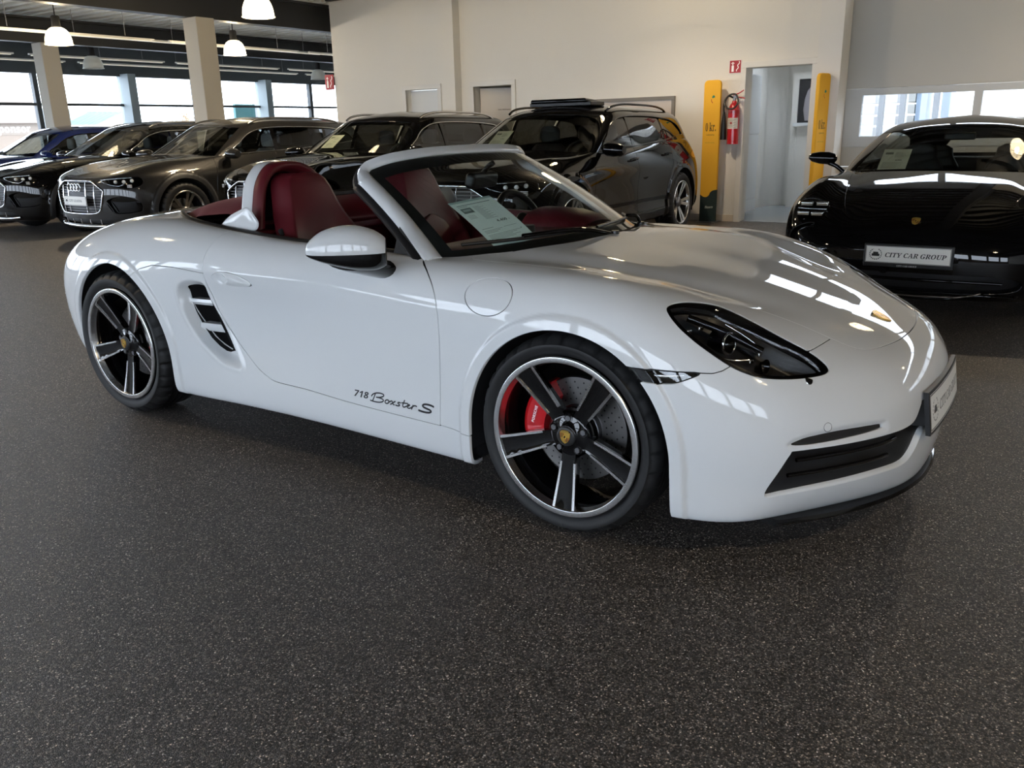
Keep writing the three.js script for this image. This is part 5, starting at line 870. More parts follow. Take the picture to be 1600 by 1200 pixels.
  for (const s of [1, -1]) { const fl = smooth([[-1.872, .912], [-1.815, .955], [-1.74, .985], [-1.675, 1.0], [-1.635, .965], [-1.615, .935], [-1.64, .905], [-1.72, .893], [-1.80, .898]], 4); part('roof_flap', loft([.94, 1, .9, .5, .02].map((k, i) => fl.map(([x, y]) => [lerp(-1.76, x, k), lerp(.938, y, k), s * (.672 + [0, .006, .010, .013, .014][i])])), true), M.white, hero, 'white roof side flap'); }
  part('roof_well', [box(-2.5, -1.86, .84, .88, -.62, .62)], M.blackMatte, hero);
  // rear view mirror
  const RM = new THREE.Group(); RM.name = 'rear_view_mirror'; hero.add(RM); part('mirror_shell', xf(new RoundedBoxGeometry(.05, .068, .225, 4, .02), { p: [-.935, 1.085, 0], r: [0, .12, -.2] }), M.blackSatin, RM); part('mirror_stem', tube([[-.93, 1.11, 0], [-.90, 1.14, 0], [-.87, 1.158, 0]], .012, 10, 8), M.blackSatin, RM);
  // belt guide
  part('seat_belt', tube([[-1.60, .90, .58], [-1.55, .80, .58], [-1.45, .60, .60]], .014, 16, 4), M.blackMatte, hero);
}
// price sheet behind the windscreen (a thing of its own)
{
  const tex = canvasTex(420, 594, (c, w, h) => {
    c.fillStyle = '#e3eee8'; c.fillRect(0, 0, w, h); c.fillStyle = '#9fb3ae'; c.fillRect(0, 0, w, 26); c.fillStyle = '#5f6e6b'; c.font = 'bold 17px sans-serif';
    c.fillRect(40, 58, 330, 7); c.fillRect(40, 78, 90, 5); c.fillStyle = '#6a7672'; c.fillRect(40, 100, 100, 66); c.fillStyle = '#a9b5b1'; c.fillRect(52, 116, 74, 26);
    c.fillStyle = '#8b9995'; for (let k = 0; k < 14; k++) c.fillRect(165, 100 + k * 13, 60 + ((k * 37) % 70), 4); for (let k = 0; k < 4; k++) c.fillRect(40, 196 + k * 13, 70, 4);
    c.fillStyle = '#2c3836'; c.font = 'bold 40px sans-serif'; c.fillText('4.400', 235, 330); c.font = '18px sans-serif'; c.fillStyle = '#74827e'; c.fillText('kr', 348, 328);
    c.fillStyle = '#8b9995'; c.fillRect(40, 372, 110, 5); for (let k = 0; k < 3; k++) c.fillRect(40, 398 + k * 13, 180 - k * 30, 4); c.fillRect(240, 392, 130, 4); for (let k = 0; k < 5; k++) c.fillRect(40, 450 + k * 13, 330 - ((k * 53) % 120), 4); c.fillRect(370, 440, 10, 10);
  });
  const A = V3(-.732, 1.035, .49), B = V3(-.673, 1.054, .301), C = V3(-.424, .905, .336), D = V3(-.484, .881, .522), n = V3().crossVectors(B.clone().sub(A), D.clone().sub(A)).normalize(); if (n.y < 0) n.negate();
  const rows = []; for (let j = 0; j <= 8; j++) rows.push([0, 1].map((i) => { const t = j / 8; const p = A.clone().lerp(B, i).lerp(D.clone().lerp(C, i), t).addScaledVector(n, -.010 + .012 * Math.sin(Math.PI * t) * .5); return p.toArray(); }));
  const g = loft(rows, false); { const uv = g.attributes.uv; let q = 0; for (let j = 0; j <= 8; j++) for (let i = 0; i < 2; i++) uv.setXY(q++, i, 1 - j / 8); }
  single('price_sheet', g, std(0xffffff, .7, 0, { map: tex }), 'printed price sheet lying behind the windscreen of the white car', 'sheet');
}
makeWheel(hero, 0, .336, 1, .868, .235, [2.1, 3.62]); makeWheel(hero, 0, .336, -1, .868, .235, [2.1, 3.62]);
makeWheel(hero, -2.475, .3465, 1, .890, .265, [-.5, -.1]); makeWheel(hero, -2.475, .3465, -1, .890, .265, [-.5, -.1]);
// ---------- closed cars: parked sport utility cars and the black sedan ----------
function denseShell(cage, step, warp, cap = .16) {
  const ev = splineGrid(cage, 4), NV = cage[0].length;
  const lu = (i) => Math.max(...[2, 5, NV - 1].map((j) => Math.hypot(...[0, 1, 2].map((k) => cage[i][j][k] - cage[i + 1][j][k]))));
  const lv = (j) => Math.min(cap, Math.max(...[0, 7, 12].filter((i) => i < cage.length).map((i) => Math.hypot(...[0, 1, 2].map((k) => cage[i][j][k] - cage[i][j + 1][k])))));
  return { ev, m: gridMesh(ev, params(cage.length, step, lu), params(NV, step, lv), warp) };
}
const rowsX = (x, lv) => lv.map(([y, z]) => [x, y, z]);
const suvCage = [
  [[.84,.20,0],[.92,.235,0],[.945,.34,0],[.952,.46,0],[.950,.58,0],[.945,.68,0],[.928,.765,0],[.872,.835,0],[.66,.915,0],[.33,.985,0],[-.05,1.045,0],[-.44,1.085,0]],
  [[.82,.20,.28],[.90,.235,.29],[.925,.34,.30],[.932,.46,.305],[.930,.58,.305],[.925,.68,.305],[.908,.765,.30],[.855,.837,.29],[.64,.918,.26],[.32,.988,.23],[-.05,1.046,.2],[-.45,1.084,.18]],
  [[.73,.20,.55],[.82,.235,.575],[.85,.34,.59],[.855,.46,.60],[.855,.58,.60],[.85,.69,.60],[.832,.785,.595],[.78,.86,.575],[.58,.935,.52],[.29,1.006,.46],[-.06,1.047,.41],[-.46,1.082,.36]],
  [[.55,.20,.76],[.65,.235,.79],[.685,.34,.81],[.69,.46,.82],[.69,.58,.82],[.685,.70,.815],[.665,.80,.805],[.62,.88,.775],[.47,.955,.69],[.25,1.008,.61],[-.07,1.046,.55],[-.48,1.078,.48]],
  [[.40,.21,.82],[.43,.245,.89],[.44,.345,.92],[.445,.46,.93],[.445,.58,.93],[.44,.70,.925],[.43,.795,.91],[.405,.875,.875],[.32,.955,.785],[.17,1.01,.70],[-.10,1.043,.64],[-.51,1.072,.57]],
  [[.20,.22,.83],[.20,.255,.92],[.20,.355,.945],[.20,.47,.955],[.20,.59,.957],[.20,.70,.953],[.20,.80,.94],[.185,.88,.905],[.14,.955,.835],[.05,1.01,.76],[-.15,1.038,.70],[-.55,1.066,.65]],
  [[0,.22,.83],[0,.255,.925],[0,.355,.95],[0,.47,.96],[0,.59,.962],[0,.70,.958],[0,.80,.945],[-.01,.88,.915],[-.04,.955,.855],[-.10,1.008,.79],[-.23,1.034,.74],[-.58,1.060,.715]],
  [[-.30,.22,.83],[-.30,.255,.92],[-.30,.37,.945],[-.30,.48,.95],[-.30,.59,.95],[-.30,.70,.948],[-.30,.80,.942],[-.30,.88,.925],[-.31,.95,.88],[-.34,1.0,.835],[-.40,1.028,.80],[-.62,1.056,.775]],
  [[-.65,.22,.83],[-.65,.255,.915],[-.65,.37,.935],[-.65,.48,.93],[-.65,.59,.927],[-.65,.70,.930],[-.65,.80,.938],[-.65,.88,.928],[-.65,.95,.895],[-.655,1.0,.865],[-.67,1.03,.845],[-.72,1.056,.83]],
  ...[-1.1, -1.6, -2.1].map((x, k) => rowsX(x, [[.22,.83],[.255,.912],[.37,.928],[.48,.920],[.59,.916],[.70,.922],[.80,.936],[.88,.930],[.95 + k * .008,.905],[1.005 + k * .012,.882],[1.042 + k * .015,.862],[1.062 + k * .018,.846]])),
  rowsX(-2.55, [[.22,.83],[.255,.915],[.37,.938],[.48,.945],[.59,.947],[.70,.948],[.80,.946],[.89,.934],[.975,.904],[1.04,.876],[1.09,.852],[1.12,.836]]),
  rowsX(-2.93, [[.22,.83],[.255,.92],[.37,.948],[.48,.958],[.59,.962],[.70,.960],[.81,.95],[.90,.93],[.985,.895],[1.055,.862],[1.105,.836],[1.135,.815]]),
  rowsX(-3.40, [[.24,.80],[.275,.895],[.38,.925],[.49,.935],[.60,.936],[.71,.930],[.82,.914],[.91,.89],[.995,.855],[1.065,.822],[1.115,.796],[1.145,.772]]),
  [[-3.70,.25,.70],[-3.76,.29,.78],[-3.80,.40,.80],[-3.80,.51,.805],[-3.79,.62,.805],[-3.775,.73,.80],[-3.76,.84,.79],[-3.74,.92,.77],[-3.72,1.0,.745],[-3.70,1.06,.72],[-3.67,1.11,.69],[-3.64,1.15,.67]],
  [[-3.84,.25,.42],[-3.91,.29,.45],[-3.945,.40,.46],[-3.945,.51,.46],[-3.93,.62,.46],[-3.91,.73,.46],[-3.90,.84,.455],[-3.885,.92,.45],[-3.865,1.0,.44],[-3.84,1.06,.43],[-3.80,1.11,.42],[-3.76,1.15,.40]],
  [[-3.87,.25,0],[-3.94,.29,0],[-3.98,.40,0],[-3.98,.51,0],[-3.965,.62,0],[-3.95,.73,0],[-3.94,.84,0],[-3.925,.92,0],[-3.905,1.0,0],[-3.88,1.06,0],[-3.84,1.11,0],[-3.80,1.15,0]],
];
// greenhouse spokes start on the belt line and end on the roof's centre line
const suvTop = (() => {
  const b = suvCage.map((r) => r[11]), N = b.length;
  const tops = [ // [glass mid], [glass top], [roof edge], [roof inner], [roof centre]
    [[-.76,1.265,0],[-1.08,1.43,0],[-1.22,1.492,0],[-1.45,1.545,0],[-1.75,1.575,0]],
    [[-.77,1.263,.16],[-1.085,1.428,.145],[-1.225,1.49,.14],[-1.455,1.543,.11],[-1.77,1.575,0]],
    [[-.78,1.26,.32],[-1.095,1.425,.29],[-1.235,1.487,.27],[-1.465,1.54,.2],[-1.79,1.576,0]],
    [[-.80,1.255,.44],[-1.11,1.42,.40],[-1.25,1.482,.375],[-1.48,1.536,.28],[-1.81,1.576,0]],
    [[-.83,1.25,.53],[-1.13,1.413,.48],[-1.27,1.475,.45],[-1.50,1.53,.34],[-1.83,1.577,0]],
    [[-.87,1.245,.61],[-1.16,1.405,.55],[-1.29,1.467,.515],[-1.52,1.525,.40],[-1.85,1.577,0]],
    [[-.91,1.24,.67],[-1.19,1.397,.605],[-1.315,1.458,.57],[-1.54,1.52,.45],[-1.87,1.578,0]],
    [[-.95,1.235,.73],[-1.22,1.39,.655],[-1.34,1.45,.612],[-1.56,1.516,.49],[-1.89,1.578,0]],
    [[-1.03,1.235,.775],[-1.27,1.385,.69],[-1.38,1.447,.635],[-1.60,1.515,.51],[-1.91,1.578,0]],
    [[-1.26,1.245,.79],[-1.42,1.40,.715],[-1.50,1.458,.66],[-1.68,1.522,.52],[-1.95,1.578,0]],
    [[-1.67,1.255,.785],[-1.76,1.412,.715],[-1.80,1.47,.66],[-1.88,1.53,.52],[-2.05,1.578,0]],
    [[-2.13,1.262,.775],[-2.16,1.412,.705],[-2.18,1.468,.65],[-2.2,1.528,.51],[-2.2,1.576,0]],
    [[-2.57,1.275,.77],[-2.60,1.41,.70],[-2.62,1.465,.645],[-2.60,1.522,.505],[-2.45,1.572,0]],
    [[-2.95,1.28,.75],[-2.99,1.405,.685],[-3.0,1.457,.63],[-2.95,1.515,.49],[-2.75,1.568,0]],
    [[-3.40,1.285,.715],[-3.36,1.40,.66],[-3.33,1.448,.61],[-3.22,1.505,.47],[-2.95,1.562,0]],
    [[-3.56,1.285,.62],[-3.48,1.395,.575],[-3.44,1.44,.53],[-3.3,1.50,.41],[-3.02,1.558,0]],
    [[-3.67,1.285,.38],[-3.57,1.395,.35],[-3.52,1.44,.32],[-3.36,1.497,.24],[-3.08,1.556,0]],
    [[-3.70,1.285,0],[-3.60,1.395,0],[-3.55,1.44,0],[-3.38,1.497,0],[-3.1,1.555,0]],
  ];
  return b.map((p, i) => [p, ...tops[i]]);
})();
function carFields(c) {
  const hump = (x, y, cx) => { const dx = x - cx, dy = y - c.wr; return (dy > 0 ? Math.hypot(dx, dy) : Math.abs(dx)) - c.ar; };
  return { arch: (x, y, z) => (z > .45 ? Math.min(hump(x, y, 0), hump(x, y, -c.wb)) : 1) };
}
const faceX = (cage, rows) => { // x of the nose surface at (y,|z|) by nearest vertices
  return (m, y, z) => { let b = 1e9, r = 0; for (let i = 0; i < m.p.length; i += 3) { if (m.p[i] < .2) continue; const d = (m.p[i + 1] - y) ** 2 + (m.p[i + 2] - Math.abs(z)) ** 2; if (d < b) { b = d; r = m.p[i]; } } return r; };
};
const suvRim = (() => { // ten-arm alloy wheel, axis z
  const arms = []; for (let k = 0; k < 5; k++) for (const s of [-1, 1]) { const a = k * Math.PI * 2 / 5 + s * .17, rings = []; for (let i = 0; i <= 6; i++) { const t = i / 6, r = .06 + .20 * t, w = .016 + .006 * t, z = -.055 + .045 * t; rings.push([[r, -w, z - .03], [r, -w, z], [r, w, z], [r, w, z - .03]]); } arms.push(toCreasedNormals(loft(rings, true, true), .4).rotateZ(a + s * .0)); }
  return { arms, lip: ringLathe([[.245, -.04], [.255, -.008], [.268, -.004], [.272, -.012]], 64), barrel: ringLathe([[.268, -.01], [.25, -.05], [.245, -.2]], 48), hub: ringLathe([[0, -.03], [.045, -.032], [.062, -.05], [.065, -.09], [0, -.09]], 32), disc: ringLathe([[0, -.11], [.17, -.11], [.17, -.13]], 40), tyre: tyreGeo(.372, .272, .255) };
})();
function suvWheel(car, x, side, zo, darkArm) {
  const w = new THREE.Group(); w.name = 'wheel'; w.position.set(x, .372, side * zo); if (side < 0) w.rotation.y = Math.PI; car.add(w);
  part('tyre', suvRim.tyre, tyreMat, w); part('rim_lip', suvRim.lip, M.silver, w); part('rim_barrel', suvRim.barrel, M.blackSatin, w); part('hub', suvRim.hub, M.aluDark, w); part('brake_disc', suvRim.disc, M.steel, w);
  suvRim.arms.forEach((g) => part('spoke', g, darkArm ? M.aluDark : M.silver, w));
}
const suvGeo = (() => {
  const C = { wr: .372, ar: .43, wb: 2.93 }, F = carFields(C), G = {};
  const low = denseShell(suvCage, .022, ([x, y, z], n) => { if (z > .6) { const a = F.arch(x, y, z); z += .018 * (1 - sstep(.06, .075, a)) * sstep(-.05, -.04, a) * clamp(n[2], 0, 1); } if (z > .6 && x < -.5 && x > -2.6 && y > .28 && y < .5) z -= .012 * Math.exp(-(((y - .44) / .05) ** 2)); return [x, y, z]; });
  let body = clip(low.m, (x, y, z) => -F.arch(x, y, z)); G.low = low;
  const both2 = (m) => geo(join(m, mirrorZ(m)));
  const grille = smooth([[0, .800], [.24, .798], [.33, .785], [.50, .695], [.515, .665], [.46, .49], [.40, .425], [.28, .408], [0, .404], [-.3, .41], [-.5, .55], [-.5, .68], [-.3, .795]], 4), dG = polyField(grille);
  const lampP = smooth([[.44, .815], [.56, .835], [.72, .85], [.84, .845], [.875, .80], [.87, .735], [.80, .70], [.72, .715], [.60, .755]], 5), dL = polyField(lampP);
  const inP = smooth([[.55, .56], [.64, .60], [.76, .615], [.86, .56], [.88, .46], [.84, .41], [.66, .40], [.60, .44]], 5), dI = polyField(inP);
  const lowP = smooth([[0, .335], [.4, .335], [.58, .325], [.66, .275], [.5, .262], [0, .262], [-.4, .265], [-.4, .33]], 4), dW = polyField(lowP);
  const front = (d) => (x, y, z) => (x > .2 ? d(z, y) : 1);
  const g = .003;
  const cladLine = (x, y, z) => (z > .4 ? Math.min(F.arch(x, y, z) - .066, (x < .3 && x > -3.3 ? y - .335 : 1)) : 1);
  const doorP = polyField([[-.47, .36], [-.52, .8], [-.60, 1.2], [-1.62, 1.2], [-1.62, .36]].map((p) => p)), doorR = polyField([[-1.62, .36], [-1.62, 1.3], [-2.75, 1.3], [-2.62, .86], [-2.48, .70], [-2.40, .36]]);
  let paint = body; for (const d of [dG, dL, dI, dW]) { const f = front(d); paint = clip(paint, (x, y, z) => -f(x, y, z)); }
  const clad = clip(paint, cladLine); paint = clip(paint, (x, y, z) => -cladLine(x, y, z));
  const sideOnly = (d) => (x, y, z) => (z > .5 ? d(x, y) : 1);
  const hoodP = [[-.62, 0], [-.60, .62], [-.4, .78], [.1, .74], [.5, .62], [.74, .50], [.83, .3], [.85, 0]], dH = polyField(smooth(hoodP, 5, false).concat(smooth(hoodP, 5, false).slice(1, -1).reverse().map(([x, z]) => [x, -z])));
  const dHood3 = (x, y, z) => (y > .81 ? dH(x, z) : 1);
  G.hood = both2(flange(clip(paint, (x, y, z) => dHood3(x, y, z) + g), .006)); paint = clip(paint, (x, y, z) => g - dHood3(x, y, z));
  const fd = clip(paint, (x, y, z) => sideOnly(doorP)(x, y, z) + g), rd = clip(paint, (x, y, z) => sideOnly(doorR)(x, y, z) + g);
  G.doors = [fd, rd].flatMap((m) => { const f = flange(m, .006); return [geo(f), geo(mirrorZ(f))]; });
  paint = clip(clip(paint, (x, y, z) => g - sideOnly(doorP)(x, y, z)), (x, y, z) => g - sideOnly(doorR)(x, y, z));
  G.paint = both2(flange(paint, .012)); G.clad = both2(flange(clad, .02));
  const inset = (d, dep) => both2(offset(clip(body, (x, y, z) => front(d)(x, y, z) - .004), -dep));
  const half2 = (d, dep) => { const m = offset(clip(body, (x, y, z) => front(d)(x, y, z) - .004), -dep); return [geo(m), geo(mirrorZ(m))]; }; G.grilleBack = inset(dG, .05); G.intake = half2(dI, .05); G.lowIntake = inset(dW, .05); G.lampBack = [1, -1].map((s) => { const m = offset(clip(body, front(dL)), -.03); return geo(s > 0 ? m : mirrorZ(m)); }); G.lampLens = [1, -1].map((s) => { const m = clip(body, front(dL)); return geo(s > 0 ? m : mirrorZ(m)); });
  const inner = clip(offset(clip(low.m, (x, y, z) => .004 - F.arch(x, y, z)), -.06), (x, y, z) => y - 1.0); G.inner = both2(clip(inner, (x, y, z) => x - .72));
  const fx = faceX(); const X = (y, z) => fx(low.m, y, z);
  const along = (pts, lift, r, seg = 40, rad = 6) => tube(pts.map(([z, y]) => [X(y, z) + lift, y, z]), r, seg, rad);
  const frameHalf = smooth([[0, .806], [.24, .804], [.335, .79], [.505, .698], [.52, .665], [.465, .485], [.405, .42], [.28, .401], [0, .397]], 3, false);
  G.frame = mergeGeometries([along(frameHalf, .003, .011, 60, 8), along(frameHalf.map(([z, y]) => [-z, y]), .003, .011, 60, 8)]);
  G.slats = []; for (let k = 0; k < 12; k++) { const y = .430 + k * .0325, hw = y > .69 ? lerp(.50, .32, (y - .69) / .1) : y < .49 ? lerp(.40, .455, (y - .42) / .07) : lerp(.46, .505, (y - .49) / .2); const p = []; for (let i = -6; i <= 6; i++) p.push([hw * i / 6, y]); G.slats.push(along(p, -.018, .0055, 16, 4)); }
  G.bars = [-.36, -.20, .20, .36].map((z) => along([[z, .415], [z, .52], [z, .62], [z, .71], [z, .79 - Math.max(0, Math.abs(z) - .3) * .7]], -.006, .008, 14, 6));
  G.rings = [-.105, -.035, .035, .105].map((z) => new THREE.TorusGeometry(.045, .0085, 8, 32).rotateY(Math.PI / 2).translate(.958, .725, z));
  G.strip = along(smooth([[-.66, .262], [-.45, .245], [0, .24], [.45, .245], [.66, .262]], 4, false), .008, .016, 40, 8);
  G.lowSlats = [-.40, -.2, 0, .2, .4].map((z) => along([[z, .268], [z, .33]], -.012, .008, 4, 6));
  G.inStrips = [1, -1].map((s) => along([[s * .56, .55], [s * .62, .46], [s * .64, .41]], .0, .008, 12, 6));
  G.drl = [1, -1].flatMap((s) => [along([[s * .46, .812], [s * .60, .826], [s * .80, .838]], -.006, .006, 16, 6), along([[s * .47, .80], [s * .58, .762], [s * .72, .742], [s * .76, .79]], -.010, .0055, 20, 6)]);
  G.lampLed = [1, -1].flatMap((s) => [[.66, .79], [.74, .79], [.80, .80]].map(([z, y]) => new THREE.SphereGeometry(.022, 14, 10).translate(X(y, z) - .022, y, s * z)).concat([0, 1, 2].map((k) => new RoundedBoxGeometry(.02, .008, .08, 1, .003).translate(X(.73, .80) - .012, .722 + k * .014, s * (.80 + .0 * k)))));
  // greenhouse
  const top = denseShell(suvTop, .022); G.top = top;
  const sideWin = smooth([[-.86, 1.085], [-1.3, 1.088], [-1.9, 1.108], [-2.6, 1.145], [-3.22, 1.195], [-3.31, 1.215], [-3.22, 1.31], [-3.02, 1.38], [-2.6, 1.412], [-2.1, 1.425], [-1.7, 1.42], [-1.45, 1.395], [-1.25, 1.335], [-1.05, 1.22]], 6), dS = polyField(sideWin);
  const isSide = (nz) => nz > .45;
  const ws = (x, y, z) => { const zm = lerp(.775, .585, (y - 1.07) / (1.44 - 1.07)); return x > -1.6 ? Math.max(z - zm, y - 1.452 + .03 * (z / .6) ** 2, 1.092 - .05 * (z / .75) ** 3 - y) : 1; };
  const rw = (x, y, z) => (x < -3.42 ? Math.max(z - lerp(.60, .52, (y - 1.18) / .2), y - 1.40, 1.185 - y) : 1);
  const sw = (x, y, z) => (z > .5 ? Math.max(dS(x, y), -(z - .52)) : 1);
  const pil = (x, y) => Math.min(Math.abs(x + 1.66 + (y - 1.1) * .08) - .035, Math.abs(x + 2.66 + (y - 1.2) * .25) - .03);
  let roof = top.m; for (const f of [ws, rw, sw]) roof = clip(roof, (x, y, z) => -f(x, y, z));
  const T = roof; G.roof = both2(flange(clip(T, (x, y) => 1.44 - y - .0), .004)); G.pillars = both2(flange(clip(T, (x, y) => y - 1.44), .012));
  const wsM = clip(top.m, ws); G.ws = both2(offset(wsM, -.004)); G.rw = both2(offset(clip(top.m, rw), -.004));
  const swM = clip(top.m, sw);
  G.side = []; for (const [a, b] of [[-1.62, 0], [-2.62, -1.70], [-4, -2.70]]) { const m = offset(clip(swM, (x, y) => Math.max(x - b - (b ? 0 : 9), a - x)), -.006); G.side.push(geo(m), geo(mirrorZ(m))); }
  G.bpil = [clip(clip(swM, pil), (x) => -2.2 - x), clip(clip(swM, pil), (x) => x + 2.2)].flatMap((m) => { const o = offset(m, -.002); return [geo(o), geo(mirrorZ(o))]; });
  const zAt = (x, y) => { let b = 1e9, r = 0; for (let i = 0; i < top.m.p.length; i += 3) { if (top.m.p[i + 2] < .4) continue; const d = (top.m.p[i] - x) ** 2 + (top.m.p[i + 1] - y) ** 2; if (d < b) { b = d; r = top.m.p[i + 2]; } } return r; };
  G.trim = [1, -1].map((s) => tube(sideWin.filter((_, i) => i % 3 === 0).map(([x, y]) => [x, y, s * (zAt(x, y) + .004)]), .007, 120, 6, true));
  G.rails = [1, -1].map((s) => tube([[-1.36, 1.475, s * .625], [-1.46, 1.515, s * .635], [-1.7, 1.548, s * .64], [-2.2, 1.552, s * .63], [-2.8, 1.535, s * .615], [-3.08, 1.495, s * .60], [-3.18, 1.455, s * .59]], .014, 60, 8));
  G.mirror = [1, -1].map((s) => { const rings = []; for (const [t, k] of [[0, .25], [.06, .7], [.2, .95], [.5, 1], [.85, .86], [1, .55]]) rings.push([...Array(18)].map((_, i) => { const a = i / 18 * Math.PI * 2; return [-.78 + .03 * t - .092 * k * Math.cos(a) + .02, 1.085 + .072 * k * Math.sin(a) - .01 * t, s * (.90 + .25 * t)]; })); return loft(rings, true, true); });
  G.mirrorArm = [1, -1].map((s) => box(-.82, -.74, 1.035, 1.06, s > 0 ? .84 : -.96, s > 0 ? .96 : -.84, .01));
  G.handles = [1, -1].flatMap((s) => [[-1.48, .955], [-2.48, .99]].map(([x, y]) => tube([[x - .11, y, s * .918], [x - .07, y + .008, s * .942], [x + .03, y + .006, s * .945], [x + .09, y - .006, s * .922]], .012, 16, 8)));
  G.tail = [1, -1].map((s) => { const q = polyField(smooth([[.40, .98], [.62, 1.0], [.80, 1.0], [.88, .95], [.86, .89], [.6, .90], [.40, .93]], 5)); const m = offset(clip(body, (x, y, z) => (x < -3.3 ? q(z, y) : 1)), .003); return geo(s > 0 ? m : mirrorZ(m)); });
  G.cabin = [box(-3.3, -.55, .35, .42, -.8, .8), box(-3.3, -2.6, .42, .95, -.78, .78, .05)];
  const dd = []; for (let k = -8; k <= 8; k++) { const z = k / 8 * .76; dd.push([[-.55, 1.0, z], [-.75, 1.035, z], [-1.0, 1.03, z], [-1.06, .98, z], [-1.0, .7, z], [-.6, .7, z]]); } G.dash = loft(dd, true, true);
  const seat = (x0, z0, hy) => { const r = []; for (const [y, dx, w, d] of [[.55, 0, .25, .12], [.75, -.04, .26, .12], [.95, -.09, .255, .11], [1.08, -.13, .22, .1], [1.13, -.145, .17, .06]]) r.push([...Array(16)].map((_, i) => { const a = i / 16 * Math.PI * 2, c = Math.cos(a), s = Math.sin(a); return [x0 + dx + d * .6 * Math.sign(c) * Math.pow(Math.abs(c), .6), y, z0 + w * Math.sign(s) * Math.pow(Math.abs(s), .6)]; })); const h = []; for (const [y, w] of [[1.15, .10], [1.18, .135], [1.25, .14], [1.31, .125], [1.335, .08]]) h.push([...Array(16)].map((_, i) => { const a = i / 16 * Math.PI * 2, c = Math.cos(a), s = Math.sin(a); return [x0 - .17 + .05 * c, y, z0 + w * Math.sign(s) * Math.pow(Math.abs(s), .7)]; })); return [loft(r, true, true), loft(h, true, true), box(x0, x0 + .5, .5, .62, z0 - .25, z0 + .25, .04)]; };
  G.seats = [seat(-1.72, .38), seat(-1.72, -.38), seat(-2.72, .38), seat(-2.72, -.38)];
  G.wheelRing = xf(new THREE.TorusGeometry(.18, .016, 10, 40), { r: [0, Math.PI / 2, 0] }).applyMatrix4(new THREE.Matrix4().makeRotationZ(.4)).translate(-1.2, 1.0, -.38);
  G.plate = box(.962, .975, .500, .615, -.26, .26, .004); G.under = [box(-3.6, .6, .22, .40, -.75, .75)];
  G.liners = [[0, 1], [0, -1], [-2.93, 1], [-2.93, -1]].map(([cx, s]) => { const rr = []; for (const z of [.93, .5]) rr.push([...Array(21)].map((_, k) => { const a = -.3 + (Math.PI + .6) * k / 20; return [cx + .445 * Math.cos(a), .372 + .445 * Math.sin(a), s * z]; })); rr.push([...Array(21)].map(() => [cx, .372, s * .5])); return loft(rr, false); });
  return G;
})();
const plateTexture = (txt, sub) => canvasTex(512, 112, (c, w, h) => { c.fillStyle = '#f3f2ec'; c.fillRect(0, 0, w, h); c.strokeStyle = '#777'; c.lineWidth = 3; c.strokeRect(3, 3, w - 6, h - 6); c.strokeStyle = '#333'; c.lineWidth = 7; c.setLineDash([6, 6]); c.beginPath(); c.arc(62, 56, 36, -1.1, Math.PI * 2 - 2.0); c.stroke(); c.setLineDash([]); c.fillStyle = '#262626'; c.fillRect(38, 54, 48, 16); c.fillRect(46, 42, 32, 12); c.font = (sub ? 'italic bold' : 'bold') + ' 42px serif'; c.textBaseline = 'middle'; c.fillText(txt, 116, 58, 380); });
const carLeather = std(new THREE.Color().setRGB(.012, .012, .013), .55), carLeatherGrey = std(new THREE.Color().setRGB(.20, .21, .21), .55);
const suvGlass = phys(0xffffff, 0, 0, { transmission: 1, ior: 1.5, color: new THREE.Color().setRGB(.55, .58, .55) }), privacy = phys(0xffffff, 0, 0, { transmission: 1, ior: 1.5, color: new THREE.Color().setRGB(.10, .10, .10) });
const claddingMat = std(new THREE.Color().setRGB(.011, .011, .012), .5);
